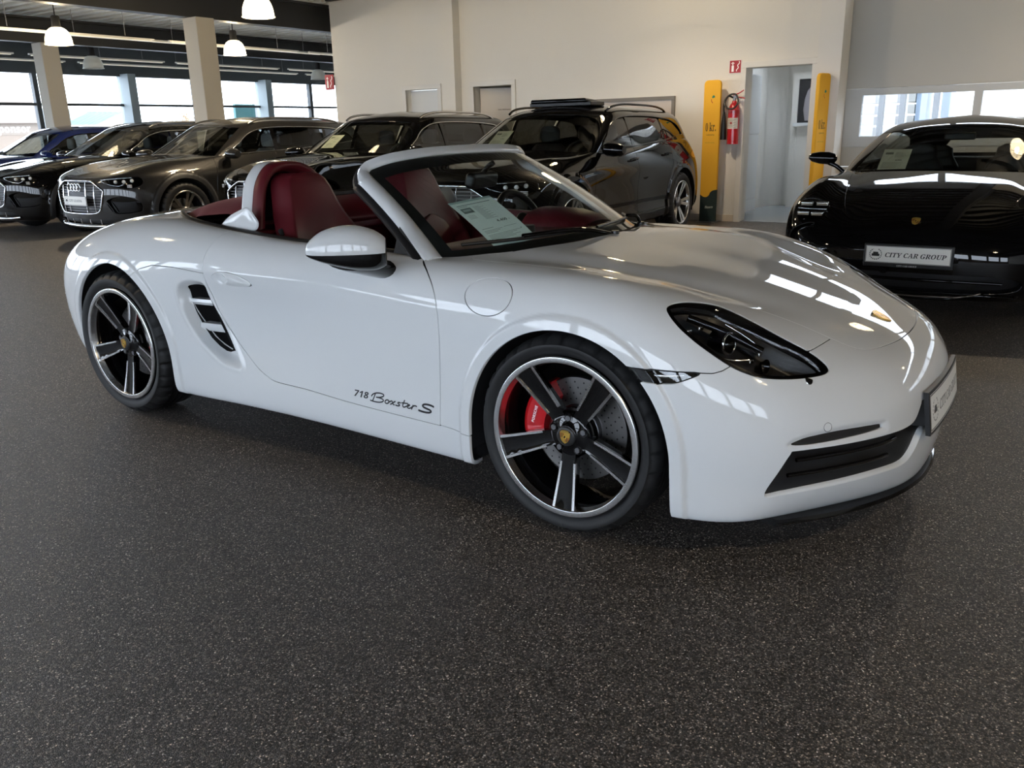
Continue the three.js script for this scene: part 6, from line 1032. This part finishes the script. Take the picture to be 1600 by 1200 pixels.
function makeSuv(o) {
  const car = thing('suv', o.label, 'car', o.pos, -Math.PI / 2 + o.turn), G = suvGeo, bright = o.bright ?? M.chrome;
  part('body_shell', G.paint, o.paint, car); part('hood', G.hood, o.paint, car); G.doors.forEach((g) => part('door', g, o.paint, car)); part('wheel_cladding', G.clad, o.clad ?? claddingMat, car);
  part('roof_pillar', G.pillars, o.pillar ?? o.paint, car); part('roof', G.roof, o.paint, car); part('inner_shell', G.inner, M.blackMatte, car); part('underbody', G.under, M.blackMatte, car); G.liners.forEach((g) => part('wheel_liner', g, M.blackMatte, car));
  const gr = new THREE.Group(); gr.name = 'grille'; car.add(gr); part('grille_back', G.grilleBack, M.blackSatin, gr); part('grille_frame', G.frame, bright, gr); G.slats.forEach((g) => part('grille_slat', g, M.aluDark, gr)); G.bars.forEach((g) => part('grille_bar', g, bright, gr)); G.rings.forEach((g) => part('emblem_ring', g, M.chrome, gr));
  G.intake.forEach((g) => part('side_intake', g, M.blackGloss, car)); part('lower_intake', G.lowIntake, M.blackSatin, car); part('bumper_strip', G.strip, M.silver, car); G.lowSlats.forEach((g) => part('lower_slat', g, M.silver, car)); G.inStrips.forEach((g) => part('intake_strip', g, M.blackGloss, car));
  for (const k of [0, 1]) { const L = new THREE.Group(); L.name = 'headlight'; car.add(L); part('lens', G.lampLens[k], M.clearGlass, L); part('housing', G.lampBack[k], M.blackGloss, L); part('light_strip', G.drl[k * 2], M.chrome, L); part('light_strip', G.drl[k * 2 + 1], M.chrome, L); G.lampLed.slice(k * 6, k * 6 + 6).forEach((g) => part('lamp_cell', g, M.ledWhite, L)); }
  part('windscreen', G.ws, suvGlass, car, 'windscreen'); part('rear_window', G.rw, privacy, car); G.side.forEach((g, i) => part('side_window', g, i < 2 ? suvGlass : privacy, car)); G.bpil.forEach((g) => part('door_post', g, M.blackGloss, car));
  G.trim.forEach((g) => part('window_trim', g, o.trim ?? M.silver, car)); if (o.rails !== null) G.rails.forEach((g) => part('roof_rail', g, o.rails ?? M.silver, car, 'roof rail'));
  G.mirror.forEach((g) => part('door_mirror', g, o.mirror ?? o.paint, car)); G.mirrorArm.forEach((g) => part('mirror_arm', g, M.blackGloss, car)); G.handles.forEach((g) => part('door_handle', g, o.paint, car)); G.tail.forEach((g) => part('tail_light', g, phys(new THREE.Color().setRGB(.3, .008, .01), .1, 0, { clearcoat: 1 }), car));
  part('cabin_floor', G.cabin, M.blackMatte, car); part('dashboard', G.dash, carLeather, car); part('steering_wheel', G.wheelRing, carLeather, car);
  for (const s of G.seats) { const S = new THREE.Group(); S.name = 'seat'; car.add(S); const lm = o.leather ?? carLeather; part('backrest', s[0], lm, S); part('headrest', s[1], lm, S); part('cushion', s[2], lm, S); }
  if (o.plate) { const p = part('number_plate', G.plate, std(new THREE.Color().setRGB(.75, .75, .73), .4), car, 'white plate reading ' + o.plate); const f = part('plate_print', new THREE.PlaneGeometry(.515, .112).rotateY(Math.PI / 2).translate(.9760, .5625, 0), std(0xffffff, .4, 0, { map: plateTexture(o.plate, false) }), car); }
  for (const [x, s] of [[0, 1], [0, -1], [-2.93, 1], [-2.93, -1]]) suvWheel(car, x, s, .955, o.darkRims);
  if (o.sunroof) { part('raised_sunroof', xf(new RoundedBoxGeometry(.46, .045, .72, 3, .022), { p: [-1.62, 1.592, 0], r: [0, 0, .05] }), M.blackGloss, car, 'raised black glass sunroof'); part('sunroof_seal', box(-1.80, -1.45, 1.545, 1.59, -.40, .40, .01), M.blackSatin, car); }
  return car;
}
const sheetTex = canvasTex(210, 297, (c, w, h) => { c.fillStyle = '#f3f2da'; c.fillRect(0, 0, w, h); c.fillStyle = '#8a8a7c'; c.fillRect(20, 46, 60, 30); for (let k = 0; k < 8; k++) c.fillRect(96, 46 + k * 10, 50 + (k * 23) % 40, 3); c.fillStyle = '#333'; c.font = 'bold 20px sans-serif'; c.fillText('4.995', 110, 165); c.fillStyle = '#8a8a7c'; for (let k = 0; k < 9; k++) c.fillRect(20, 190 + k * 10, 150 - (k * 31) % 60, 3); });
function sheetIn(car, label, pos, up) { // a paper sheet leaning behind a windscreen, placed in the car's own axes
  const o = new THREE.Mesh(new THREE.PlaneGeometry(.21, .297, 1, 4), std(0xffffff, .7, 0, { map: sheetTex })); o.name = numbered('price_sheet'); o.userData = { label, category: 'sheet' }; scene.add(o); o.castShadow = o.receiveShadow = true; car.updateMatrixWorld(true);
  const ax = V3(0, 0, -1), ay = V3(...up).normalize(), az = V3().crossVectors(ax, ay).normalize(), m4 = new THREE.Matrix4().makeBasis(ax, V3().crossVectors(az, ax), az).setPosition(...pos); m4.premultiply(car.matrixWorld); m4.decompose(o.position, o.quaternion, o.scale); return o;
}
const paintBlack = phys(new THREE.Color().setRGB(.0035, .0035, .004), .35, 0, { clearcoat: 1, clearcoatRoughness: .012, specularIntensity: 0 });
const paintGrey = phys(new THREE.Color().setRGB(.030, .029, .028), .38, .6, { clearcoat: 1, clearcoatRoughness: .012, specularIntensity: 0 });
const paintBlue = phys(new THREE.Color().setRGB(.005, .012, .075), .38, .3, { clearcoat: 1, clearcoatRoughness: .012, specularIntensity: 0 });
makeSuv({ label: 'blue car at the far end of the parked row, beside the black one', pos: [-14.72, 0, -3.95], turn: -.04, paint: paintBlue, rails: null, trim: M.blackGloss, leather: carLeatherGrey, pillar: paintBlue });
makeSuv({ label: 'black sport utility car between the blue and the dark grey car', pos: [-12.04, 0, -3.82], turn: -.05, paint: paintBlack, rails: M.silver });
makeSuv({ label: 'dark grey sport utility car with silver grille and a white plate', pos: [-9.52, 0, -3.76], turn: 0, paint: paintGrey, plate: 'CITY LEASING', leather: carLeatherGrey, mirror: paintGrey });
const suvFour = makeSuv({ label: 'black sport utility car with silver roof rails behind the red seats', pos: [-6.67, 0, -4.25], turn: .06, paint: paintBlack, rails: M.silver });
const suvFive = makeSuv({ label: 'black sport utility car with raised sunroof and black roof rails by the yellow banner', pos: [-3.93, 0, -4.18], turn: .047, paint: paintBlack, rails: M.blackGloss, trim: M.blackGloss, sunroof: true, clad: paintBlack });
sheetIn(suvFour, 'cream price sheet behind the windscreen of the black car behind the red seats', [-.86, 1.21, .44], [-.80, .50, -.10]);
sheetIn(suvFive, 'cream price sheet behind the windscreen of the car with raised sunroof', [-.86, 1.21, .44], [-.80, .50, -.10]);
// ---------- low black sedan ----------
const sedanCage = [
  [[.84,.15,0],[.91,.18,0],[.945,.26,0],[.955,.35,0],[.955,.43,0],[.945,.50,0],[.915,.565,0],[.86,.62,0],[.66,.70,0],[.38,.785,0],[.05,.86,0],[-.28,.925,0]],
  [[.82,.15,.26],[.89,.18,.28],[.928,.26,.29],[.94,.35,.295],[.94,.43,.295],[.93,.50,.29],[.90,.565,.28],[.845,.62,.27],[.645,.70,.25],[.37,.785,.22],[.045,.86,.19],[-.285,.924,.16]],
  [[.74,.15,.52],[.82,.18,.55],[.865,.26,.57],[.88,.35,.58],[.88,.43,.58],[.868,.50,.575],[.838,.565,.56],[.785,.62,.53],[.60,.70,.48],[.35,.783,.425],[.03,.857,.37],[-.30,.921,.32]],
  [[.58,.15,.74],[.66,.18,.78],[.705,.26,.80],[.715,.35,.825],[.715,.43,.83],[.705,.515,.828],[.68,.605,.815],[.63,.69,.775],[.50,.753,.675],[.30,.792,.575],[.01,.855,.50],[-.325,.917,.45]],
  [[.42,.15,.82],[.45,.18,.88],[.465,.26,.915],[.47,.35,.928],[.47,.44,.936],[.465,.54,.938],[.45,.645,.928],[.415,.748,.882],[.32,.822,.785],[.18,.838,.68],[-.05,.857,.59],[-.36,.912,.54]],
  [[.20,.15,.83],[.20,.18,.91],[.20,.27,.935],[.20,.37,.945],[.20,.47,.95],[.20,.57,.948],[.20,.69,.942],[.185,.79,.905],[.135,.865,.815],[.05,.875,.725],[-.12,.880,.66],[-.41,.905,.61]],
  [[0,.15,.83],[0,.18,.915],[0,.27,.942],[0,.38,.952],[0,.48,.956],[0,.58,.954],[0,.71,.95],[-.01,.81,.918],[-.05,.882,.835],[-.12,.892,.765],[-.22,.895,.71],[-.46,.905,.665]],
  [[-.30,.16,.83],[-.30,.19,.91],[-.30,.28,.935],[-.30,.39,.940],[-.30,.49,.940],[-.30,.59,.938],[-.30,.70,.937],[-.30,.79,.917],[-.31,.855,.868],[-.34,.883,.82],[-.40,.897,.78],[-.54,.912,.74]],
  [[-.65,.16,.83],[-.65,.19,.905],[-.65,.28,.925],[-.65,.39,.920],[-.65,.50,.917],[-.65,.60,.920],[-.65,.69,.925],[-.65,.77,.912],[-.65,.83,.88],[-.655,.87,.845],[-.665,.895,.82],[-.70,.915,.80]],
  ...[-1.1, -1.6, -2.1].map((x) => rowsX(x, [[.16,.83],[.19,.905],[.28,.920],[.39,.910],[.50,.905],[.60,.912],[.69,.925],[.77,.915],[.835,.89],[.88,.86],[.905,.835],[.925,.81]])),
  rowsX(-2.55, [[.16,.83],[.19,.915],[.28,.945],[.39,.958],[.50,.965],[.61,.966],[.71,.96],[.80,.935],[.87,.885],[.915,.84],[.94,.805],[.955,.775]]),
  rowsX(-2.9, [[.17,.83],[.20,.92],[.29,.955],[.40,.972],[.51,.980],[.62,.978],[.73,.965],[.82,.93],[.885,.87],[.925,.815],[.95,.77],[.965,.735]]),
  rowsX(-3.4, [[.20,.78],[.24,.86],[.33,.90],[.43,.915],[.54,.92],[.65,.912],[.75,.89],[.83,.85],[.885,.785],[.925,.72],[.95,.665],[.96,.62]]),
  [[-3.72,.22,.66],[-3.78,.26,.73],[-3.81,.35,.755],[-3.82,.45,.76],[-3.815,.56,.76],[-3.80,.66,.75],[-3.775,.75,.73],[-3.73,.82,.69],[-3.65,.87,.63],[-3.55,.905,.57],[-3.45,.93,.52],[-3.35,.945,.47]],
  [[-3.88,.22,.38],[-3.94,.26,.41],[-3.97,.35,.42],[-3.98,.45,.42],[-3.975,.56,.42],[-3.96,.66,.42],[-3.93,.75,.41],[-3.87,.82,.39],[-3.77,.87,.36],[-3.63,.90,.33],[-3.5,.925,.30],[-3.38,.94,.28]],
  [[-3.92,.22,0],[-3.98,.26,0],[-4.01,.35,0],[-4.02,.45,0],[-4.015,.56,0],[-4.0,.66,0],[-3.97,.75,0],[-3.91,.82,0],[-3.80,.87,0],[-3.66,.90,0],[-3.52,.92,0],[-3.40,.935,0]],
];
const sedanTop = (() => {
  const b = sedanCage.map((r) => r[11]);
  const tops = [
    [[-.62,1.075,0],[-.98,1.215,0],[-1.15,1.268,0],[-1.4,1.312,0],[-1.7,1.335,0]], [[-.63,1.074,.14],[-.985,1.214,.13],[-1.155,1.266,.12],[-1.405,1.311,.10],[-1.72,1.335,0]], [[-.645,1.071,.28],[-.995,1.21,.255],[-1.165,1.262,.235],[-1.415,1.308,.18],[-1.74,1.335,0]],
    [[-.665,1.067,.40],[-1.01,1.205,.36],[-1.18,1.257,.33],[-1.43,1.304,.25],[-1.76,1.335,0]], [[-.695,1.062,.485],[-1.03,1.199,.44],[-1.20,1.25,.40],[-1.45,1.299,.31],[-1.78,1.335,0]], [[-.735,1.057,.56],[-1.06,1.192,.505],[-1.22,1.243,.465],[-1.47,1.294,.36],[-1.8,1.335,0]],
    [[-.775,1.053,.625],[-1.09,1.186,.56],[-1.245,1.236,.515],[-1.49,1.289,.40],[-1.82,1.335,0]], [[-.83,1.05,.685],[-1.12,1.18,.61],[-1.27,1.229,.56],[-1.51,1.285,.44],[-1.84,1.335,0]], [[-.94,1.052,.735],[-1.19,1.178,.65],[-1.32,1.227,.59],[-1.55,1.283,.46],[-1.86,1.335,0]],
    [[-1.25,1.065,.745],[-1.40,1.19,.665],[-1.47,1.238,.61],[-1.65,1.29,.47],[-1.9,1.335,0]], [[-1.67,1.07,.74],[-1.75,1.195,.66],[-1.79,1.243,.605],[-1.88,1.293,.47],[-2.02,1.332,0]], [[-2.12,1.065,.73],[-2.14,1.185,.65],[-2.16,1.232,.59],[-2.18,1.283,.455],[-2.2,1.322,0]],
    [[-2.55,1.06,.70],[-2.53,1.165,.615],[-2.52,1.208,.555],[-2.48,1.26,.43],[-2.4,1.303,0]], [[-2.88,1.05,.665],[-2.82,1.142,.58],[-2.78,1.183,.525],[-2.70,1.237,.40],[-2.55,1.285,0]], [[-3.2,1.02,.55],[-3.05,1.105,.48],[-2.96,1.148,.435],[-2.83,1.208,.33],[-2.62,1.272,0]],
    [[-3.18,1.01,.40],[-3.06,1.085,.35],[-2.98,1.13,.31],[-2.86,1.195,.23],[-2.66,1.265,0]], [[-3.22,1.005,.24],[-3.1,1.08,.20],[-3.02,1.125,.18],[-2.9,1.19,.13],[-2.69,1.262,0]], [[-3.24,1.0,0],[-3.12,1.075,0],[-3.04,1.12,0],[-2.92,1.187,0],[-2.71,1.26,0]],
  ];
  return b.map((p, i) => [p, ...tops[i]]);
})();
{
  const car = thing('sedan', 'black low sedan facing forward with a white plate, parked by the grey shutter door', 'car', [.288, 0, -3.915], -Math.PI / 2 + .022);
  const F = carFields({ wr: .355, ar: .405, wb: 2.9 });
  const low = denseShell(sedanCage, .016, ([x, y, z], n) => { if (z > .6) { const a = F.arch(x, y, z); z += .008 * (1 - sstep(.03, .045, a)) * sstep(-.05, -.04, a) * clamp(n[2], 0, 1); } return [x, y, z]; });
  const lampP = smooth([[.60, .705], [.65, .745], [.74, .768], [.82, .760], [.85, .72], [.845, .66], [.79, .633], [.70, .637], [.625, .655]], 5), dL = polyField(lampP);
  const tearP = smooth([[.66, .62], [.76, .60], [.84, .55], [.868, .45], [.855, .38], [.81, .40], [.74, .49], [.68, .57]], 5), dT = polyField(tearP);
  const inP = smooth([[-.3, .335], [0, .337], [.40, .335], [.58, .325], [.66, .285], [.62, .235], [.45, .215], [0, .210], [-.3, .215], [-.4, .28]], 5), dI = polyField(inP);
  const front = (d) => (x, y, z) => (x > .2 ? d(z, y) : 1); const both2 = (m) => geo(join(m, mirrorZ(m))), g = .0025;
  let body = clip(low.m, (x, y, z) => -F.arch(x, y, z)), paint = body; for (const d of [dL, dT, dI]) { const f = front(d); paint = clip(paint, (x, y, z) => -f(x, y, z)); }
  const hoodP = smooth([[-.33, 0], [-.35, .3], [-.42, .56], [-.44, .66], [-.3, .66], [.1, .60], [.4, .545], [.58, .50], [.70, .44], [.745, .30], [.752, 0]], 5, false), dH = polyField(hoodP.concat(hoodP.slice(1, -1).reverse().map(([x, z]) => [x, -z]))), dHood3 = (x, y, z) => (y > .6 ? dH(x, z) : 1);
  part('hood', both2(flange(clip(paint, (x, y, z) => dHood3(x, y, z) + g), .006)), paintBlack, car);
  part('body_shell', both2(flange(clip(paint, (x, y, z) => g - dHood3(x, y, z)), .014)), paintBlack, car);
  part('inner_shell', both2(clip(clip(offset(clip(low.m, (x, y, z) => .004 - F.arch(x, y, z)), -.05), (x, y) => y - .86), (x) => x - .6)), M.blackMatte, car);
  const ins = (d, dep) => both2(offset(clip(body, (x, y, z) => front(d)(x, y, z) - .003), -dep));
  part('lower_intake', ins(dI, .05), M.blackSatin, car); { const m = offset(clip(body, (x, y, z) => front(dT)(x, y, z) - .003), -.03); part('lamp_duct', geo(m), M.blackGloss, car); part('lamp_duct', geo(mirrorZ(m)), M.blackGloss, car); }
  const fx = faceX(), X = (y, z) => fx(low.m, y, z), along = (pts, lift, r, seg = 30, rad = 6) => tube(pts.map(([z, y]) => [X(y, z) + lift, y, z]), r, seg, rad);
  for (const s of [1, -1]) {
    const L = new THREE.Group(); L.name = 'headlight'; car.add(L); const sd = (m) => geo(s > 0 ? m : mirrorZ(m));
    part('lens', sd(clip(body, front(dL))), M.clearGlass, L); part('housing', sd(offset(clip(body, front(dL)), -.035)), M.blackGloss, L);
    for (const [y0, z0] of [[.728, .67], [.728, .775], [.668, .67], [.668, .775]]) part('light_cell', new RoundedBoxGeometry(.024, .036, .088, 3, .010).translate(X(y0, z0) - .02, y0, s * z0), M.chrome, L, 'bright light cell');
    part('lamp_bar', along([[s * .62, .698], [s * .72, .70], [s * .83, .70]], -.014, .006), M.chrome, L);
    part('duct_edge', along([[s * .60, .655], [s * .64, .625], [s * .68, .60]], .001, .004), M.blackGloss, L);
    const rings = []; for (const [t, k] of [[0, .3], [.08, .75], [.3, 1], [.6, .96], [.88, .7], [1, .3]]) rings.push([...Array(18)].map((_, i) => { const a = i / 18 * Math.PI * 2; return [-.60 - .03 * t - .06 * k * Math.cos(a), 1.005 + .052 * k * Math.sin(a) + .012 * t, s * (.86 + .235 * t)]; }));
    part('door_mirror', loft(rings, true, true), paintBlack, car); part('mirror_arm', tube([[-.60, .90, s * .80], [-.60, .945, s * .86], [-.60, .97, s * .92]], .018, 12, 8), M.blackGloss, car);
  }
  part('lip_strip', along(smooth([[-.62, .19], [-.42, .205], [-.28, .175], [0, .168], [.28, .175], [.42, .205], [.62, .19]], 5, false), .006, .012, 60, 8), M.blackGloss, car); part('lip_trim', along(smooth([[-.44, .222], [-.34, .195], [-.26, .186], [0, .182], [.26, .186], [.34, .195], [.44, .222]], 5, false), .012, .007, 60, 6), std(new THREE.Color().setRGB(.22, .19, .16), .35, 1), car, 'bronze grey lip trim');
  part('intake_bar', along([[-.55, .285], [0, .29], [.55, .285]], -.02, .010, 30), M.blackGloss, car);
  // greenhouse
  const top = denseShell(sedanTop, .018);
  const dS = polyField(smooth([[-.80, .945], [-1.3, .945], [-1.9, .955], [-2.5, .975], [-2.86, 1.01], [-2.80, 1.07], [-2.58, 1.135], [-2.2, 1.185], [-1.75, 1.205], [-1.42, 1.19], [-1.15, 1.12], [-.95, 1.03]], 6));
  const ws = (x, y, z) => (x > -1.5 ? Math.max(z - lerp(.70, .535, (y - .92) / .31), y - 1.238 + .03 * (z / .55) ** 2, .938 - .03 * (z / .7) ** 3 - y) : 1), rw = (x, y, z) => (x < -2.85 ? Math.max(z - lerp(.42, .30, (y - .97) / .15), y - 1.12, .965 - y) : 1), sw = (x, y, z) => (z > .45 ? Math.max(dS(x, y), .48 - z) : 1);
  let roof = top.m; for (const f of [ws, rw, sw]) roof = clip(roof, (x, y, z) => -f(x, y, z));
  part('roof', both2(flange(roof, .01)), paintBlack, car); part('windscreen', both2(offset(clip(top.m, ws), -.004)), suvGlass, car, 'windscreen'); part('rear_window', both2(offset(clip(top.m, rw), -.004)), M.clearGlass, car); const swm = offset(clip(top.m, sw), -.004); part('side_window', geo(swm), suvGlass, car); part('side_window', geo(mirrorZ(swm)), suvGlass, car);
  // cabin
  part('cabin_floor', [box(-3.1, -.4, .25, .32, -.75, .75), box(-3.3, -2.9, .3, .93, -.65, .65, .03)], M.blackMatte, car); const dd = []; for (let k = -8; k <= 8; k++) { const z = k / 8 * .70; dd.push([[-.40, .86, z], [-.6, .91, z], [-.85, .905, z], [-.92, .86, z], [-.85, .6, z], [-.45, .6, z]]); } part('dashboard', loft(dd, true, true), carLeather, car);
  for (const [x0, z0] of [[-1.45, .37], [-1.45, -.37], [-2.45, .36], [-2.45, -.36]]) { const r = []; for (const [y, dx, w] of [[.40, 0, .24], [.6, -.03, .25], [.78, -.06, .24], [.90, -.08, .20], [.98, -.095, .15], [1.06, -.105, .135], [1.09, -.11, .08]]) r.push([...Array(16)].map((_, i) => { const a = i / 16 * Math.PI * 2, c = Math.cos(a), s = Math.sin(a); return [x0 + dx + .065 * Math.sign(c) * Math.pow(Math.abs(c), .6), y * (x0 < -2 ? .97 : 1), z0 + w * Math.sign(s) * Math.pow(Math.abs(s), .6)]; })); const S = new THREE.Group(); S.name = 'seat'; car.add(S); part('backrest', loft(r, true, true), carLeather, S); part('cushion', box(x0, x0 + .45, .36, .48, z0 - .24, z0 + .24, .04), carLeather, S); }
  part('rear_view_mirror', xf(new RoundedBoxGeometry(.04, .06, .23, 3, .015), { p: [-.98, 1.165, 0] }), M.blackSatin, car); part('steering_wheel', new THREE.TorusGeometry(.178, .015, 10, 40).rotateY(Math.PI / 2).rotateZ(.35).translate(-1.02, .86, -.37), carLeather, car);
  part('hood_crest', shieldGeo(.052, .066, .003).rotateY(Math.PI / 2).rotateZ(.9).translate(.80, .655, 0), crestMat, car, 'gold crest badge');
  part('number_plate', [box(.972, .985, .392, .512, -.262, .262, .004)], std(new THREE.Color().setRGB(.03, .03, .03), .4), car); part('plate_print', new THREE.PlaneGeometry(.512, .108).rotateY(Math.PI / 2).translate(.9862, .453, 0), std(0xffffff, .35, 0, { map: plateTexture('CITY CAR GROUP', true) }), car, 'white plate reading CITY CAR GROUP');
  part('plate_holder', box(.955, .978, .37, .52, -.27, .27, .006), M.blackSatin, car); part('holder_print', new THREE.PlaneGeometry(.16, .016).rotateY(Math.PI / 2).translate(.9786, .381, 0), std(0xffffff, .5, 0, { map: canvasTex(320, 32, (c, w, h) => { c.fillStyle = '#0c0c0c'; c.fillRect(0, 0, w, h); c.fillStyle = '#dcdcdc'; c.font = 'bold 28px serif'; c.textAlign = 'center'; c.textBaseline = 'middle'; c.fillText('CITY CAR GROUP', w / 2, h / 2, w - 8); }) }), car, 'small print CITY CAR GROUP');
  part('front_camera', new THREE.CylinderGeometry(.03, .03, .02, 20).rotateZ(Math.PI / 2).translate(.955, .355, .14), M.blackGloss, car);
  for (const [x, s] of [[0, 1], [0, -1], [-2.9, 1], [-2.9, -1]]) { const w = new THREE.Group(); w.name = 'wheel'; w.position.set(x, .355, s * .94); w.scale.setScalar(.355 / .372); if (s < 0) w.rotation.y = Math.PI; car.add(w); part('tyre', suvRim.tyre, tyreMat, w); part('rim_lip', suvRim.lip, M.aluDark, w); suvRim.arms.forEach((gg) => part('spoke', gg, M.aluDark, w)); part('hub', suvRim.hub, M.aluDark, w); part('rim_barrel', suvRim.barrel, M.blackSatin, w); }
  for (const [cx, s] of [[0, 1], [0, -1], [-2.9, 1], [-2.9, -1]]) { const rr = []; for (const z of [.92, .5]) rr.push([...Array(21)].map((_, k) => { const a = -.3 + (Math.PI + .6) * k / 20; return [cx + .42 * Math.cos(a), .355 + .42 * Math.sin(a), s * z]; })); rr.push([...Array(21)].map(() => [cx, .355, s * .5])); part('wheel_liner', loft(rr, false), M.blackMatte, car); }
  part('underbody', box(-3.5, .62, .16, .30, -.72, .72), M.blackMatte, car);
  sheetIn(car, 'cream price sheet behind the windscreen of the black sedan', [-.66, .995, .42], [-.80, .48, -.14]);
}
renderer.render(scene, camera);
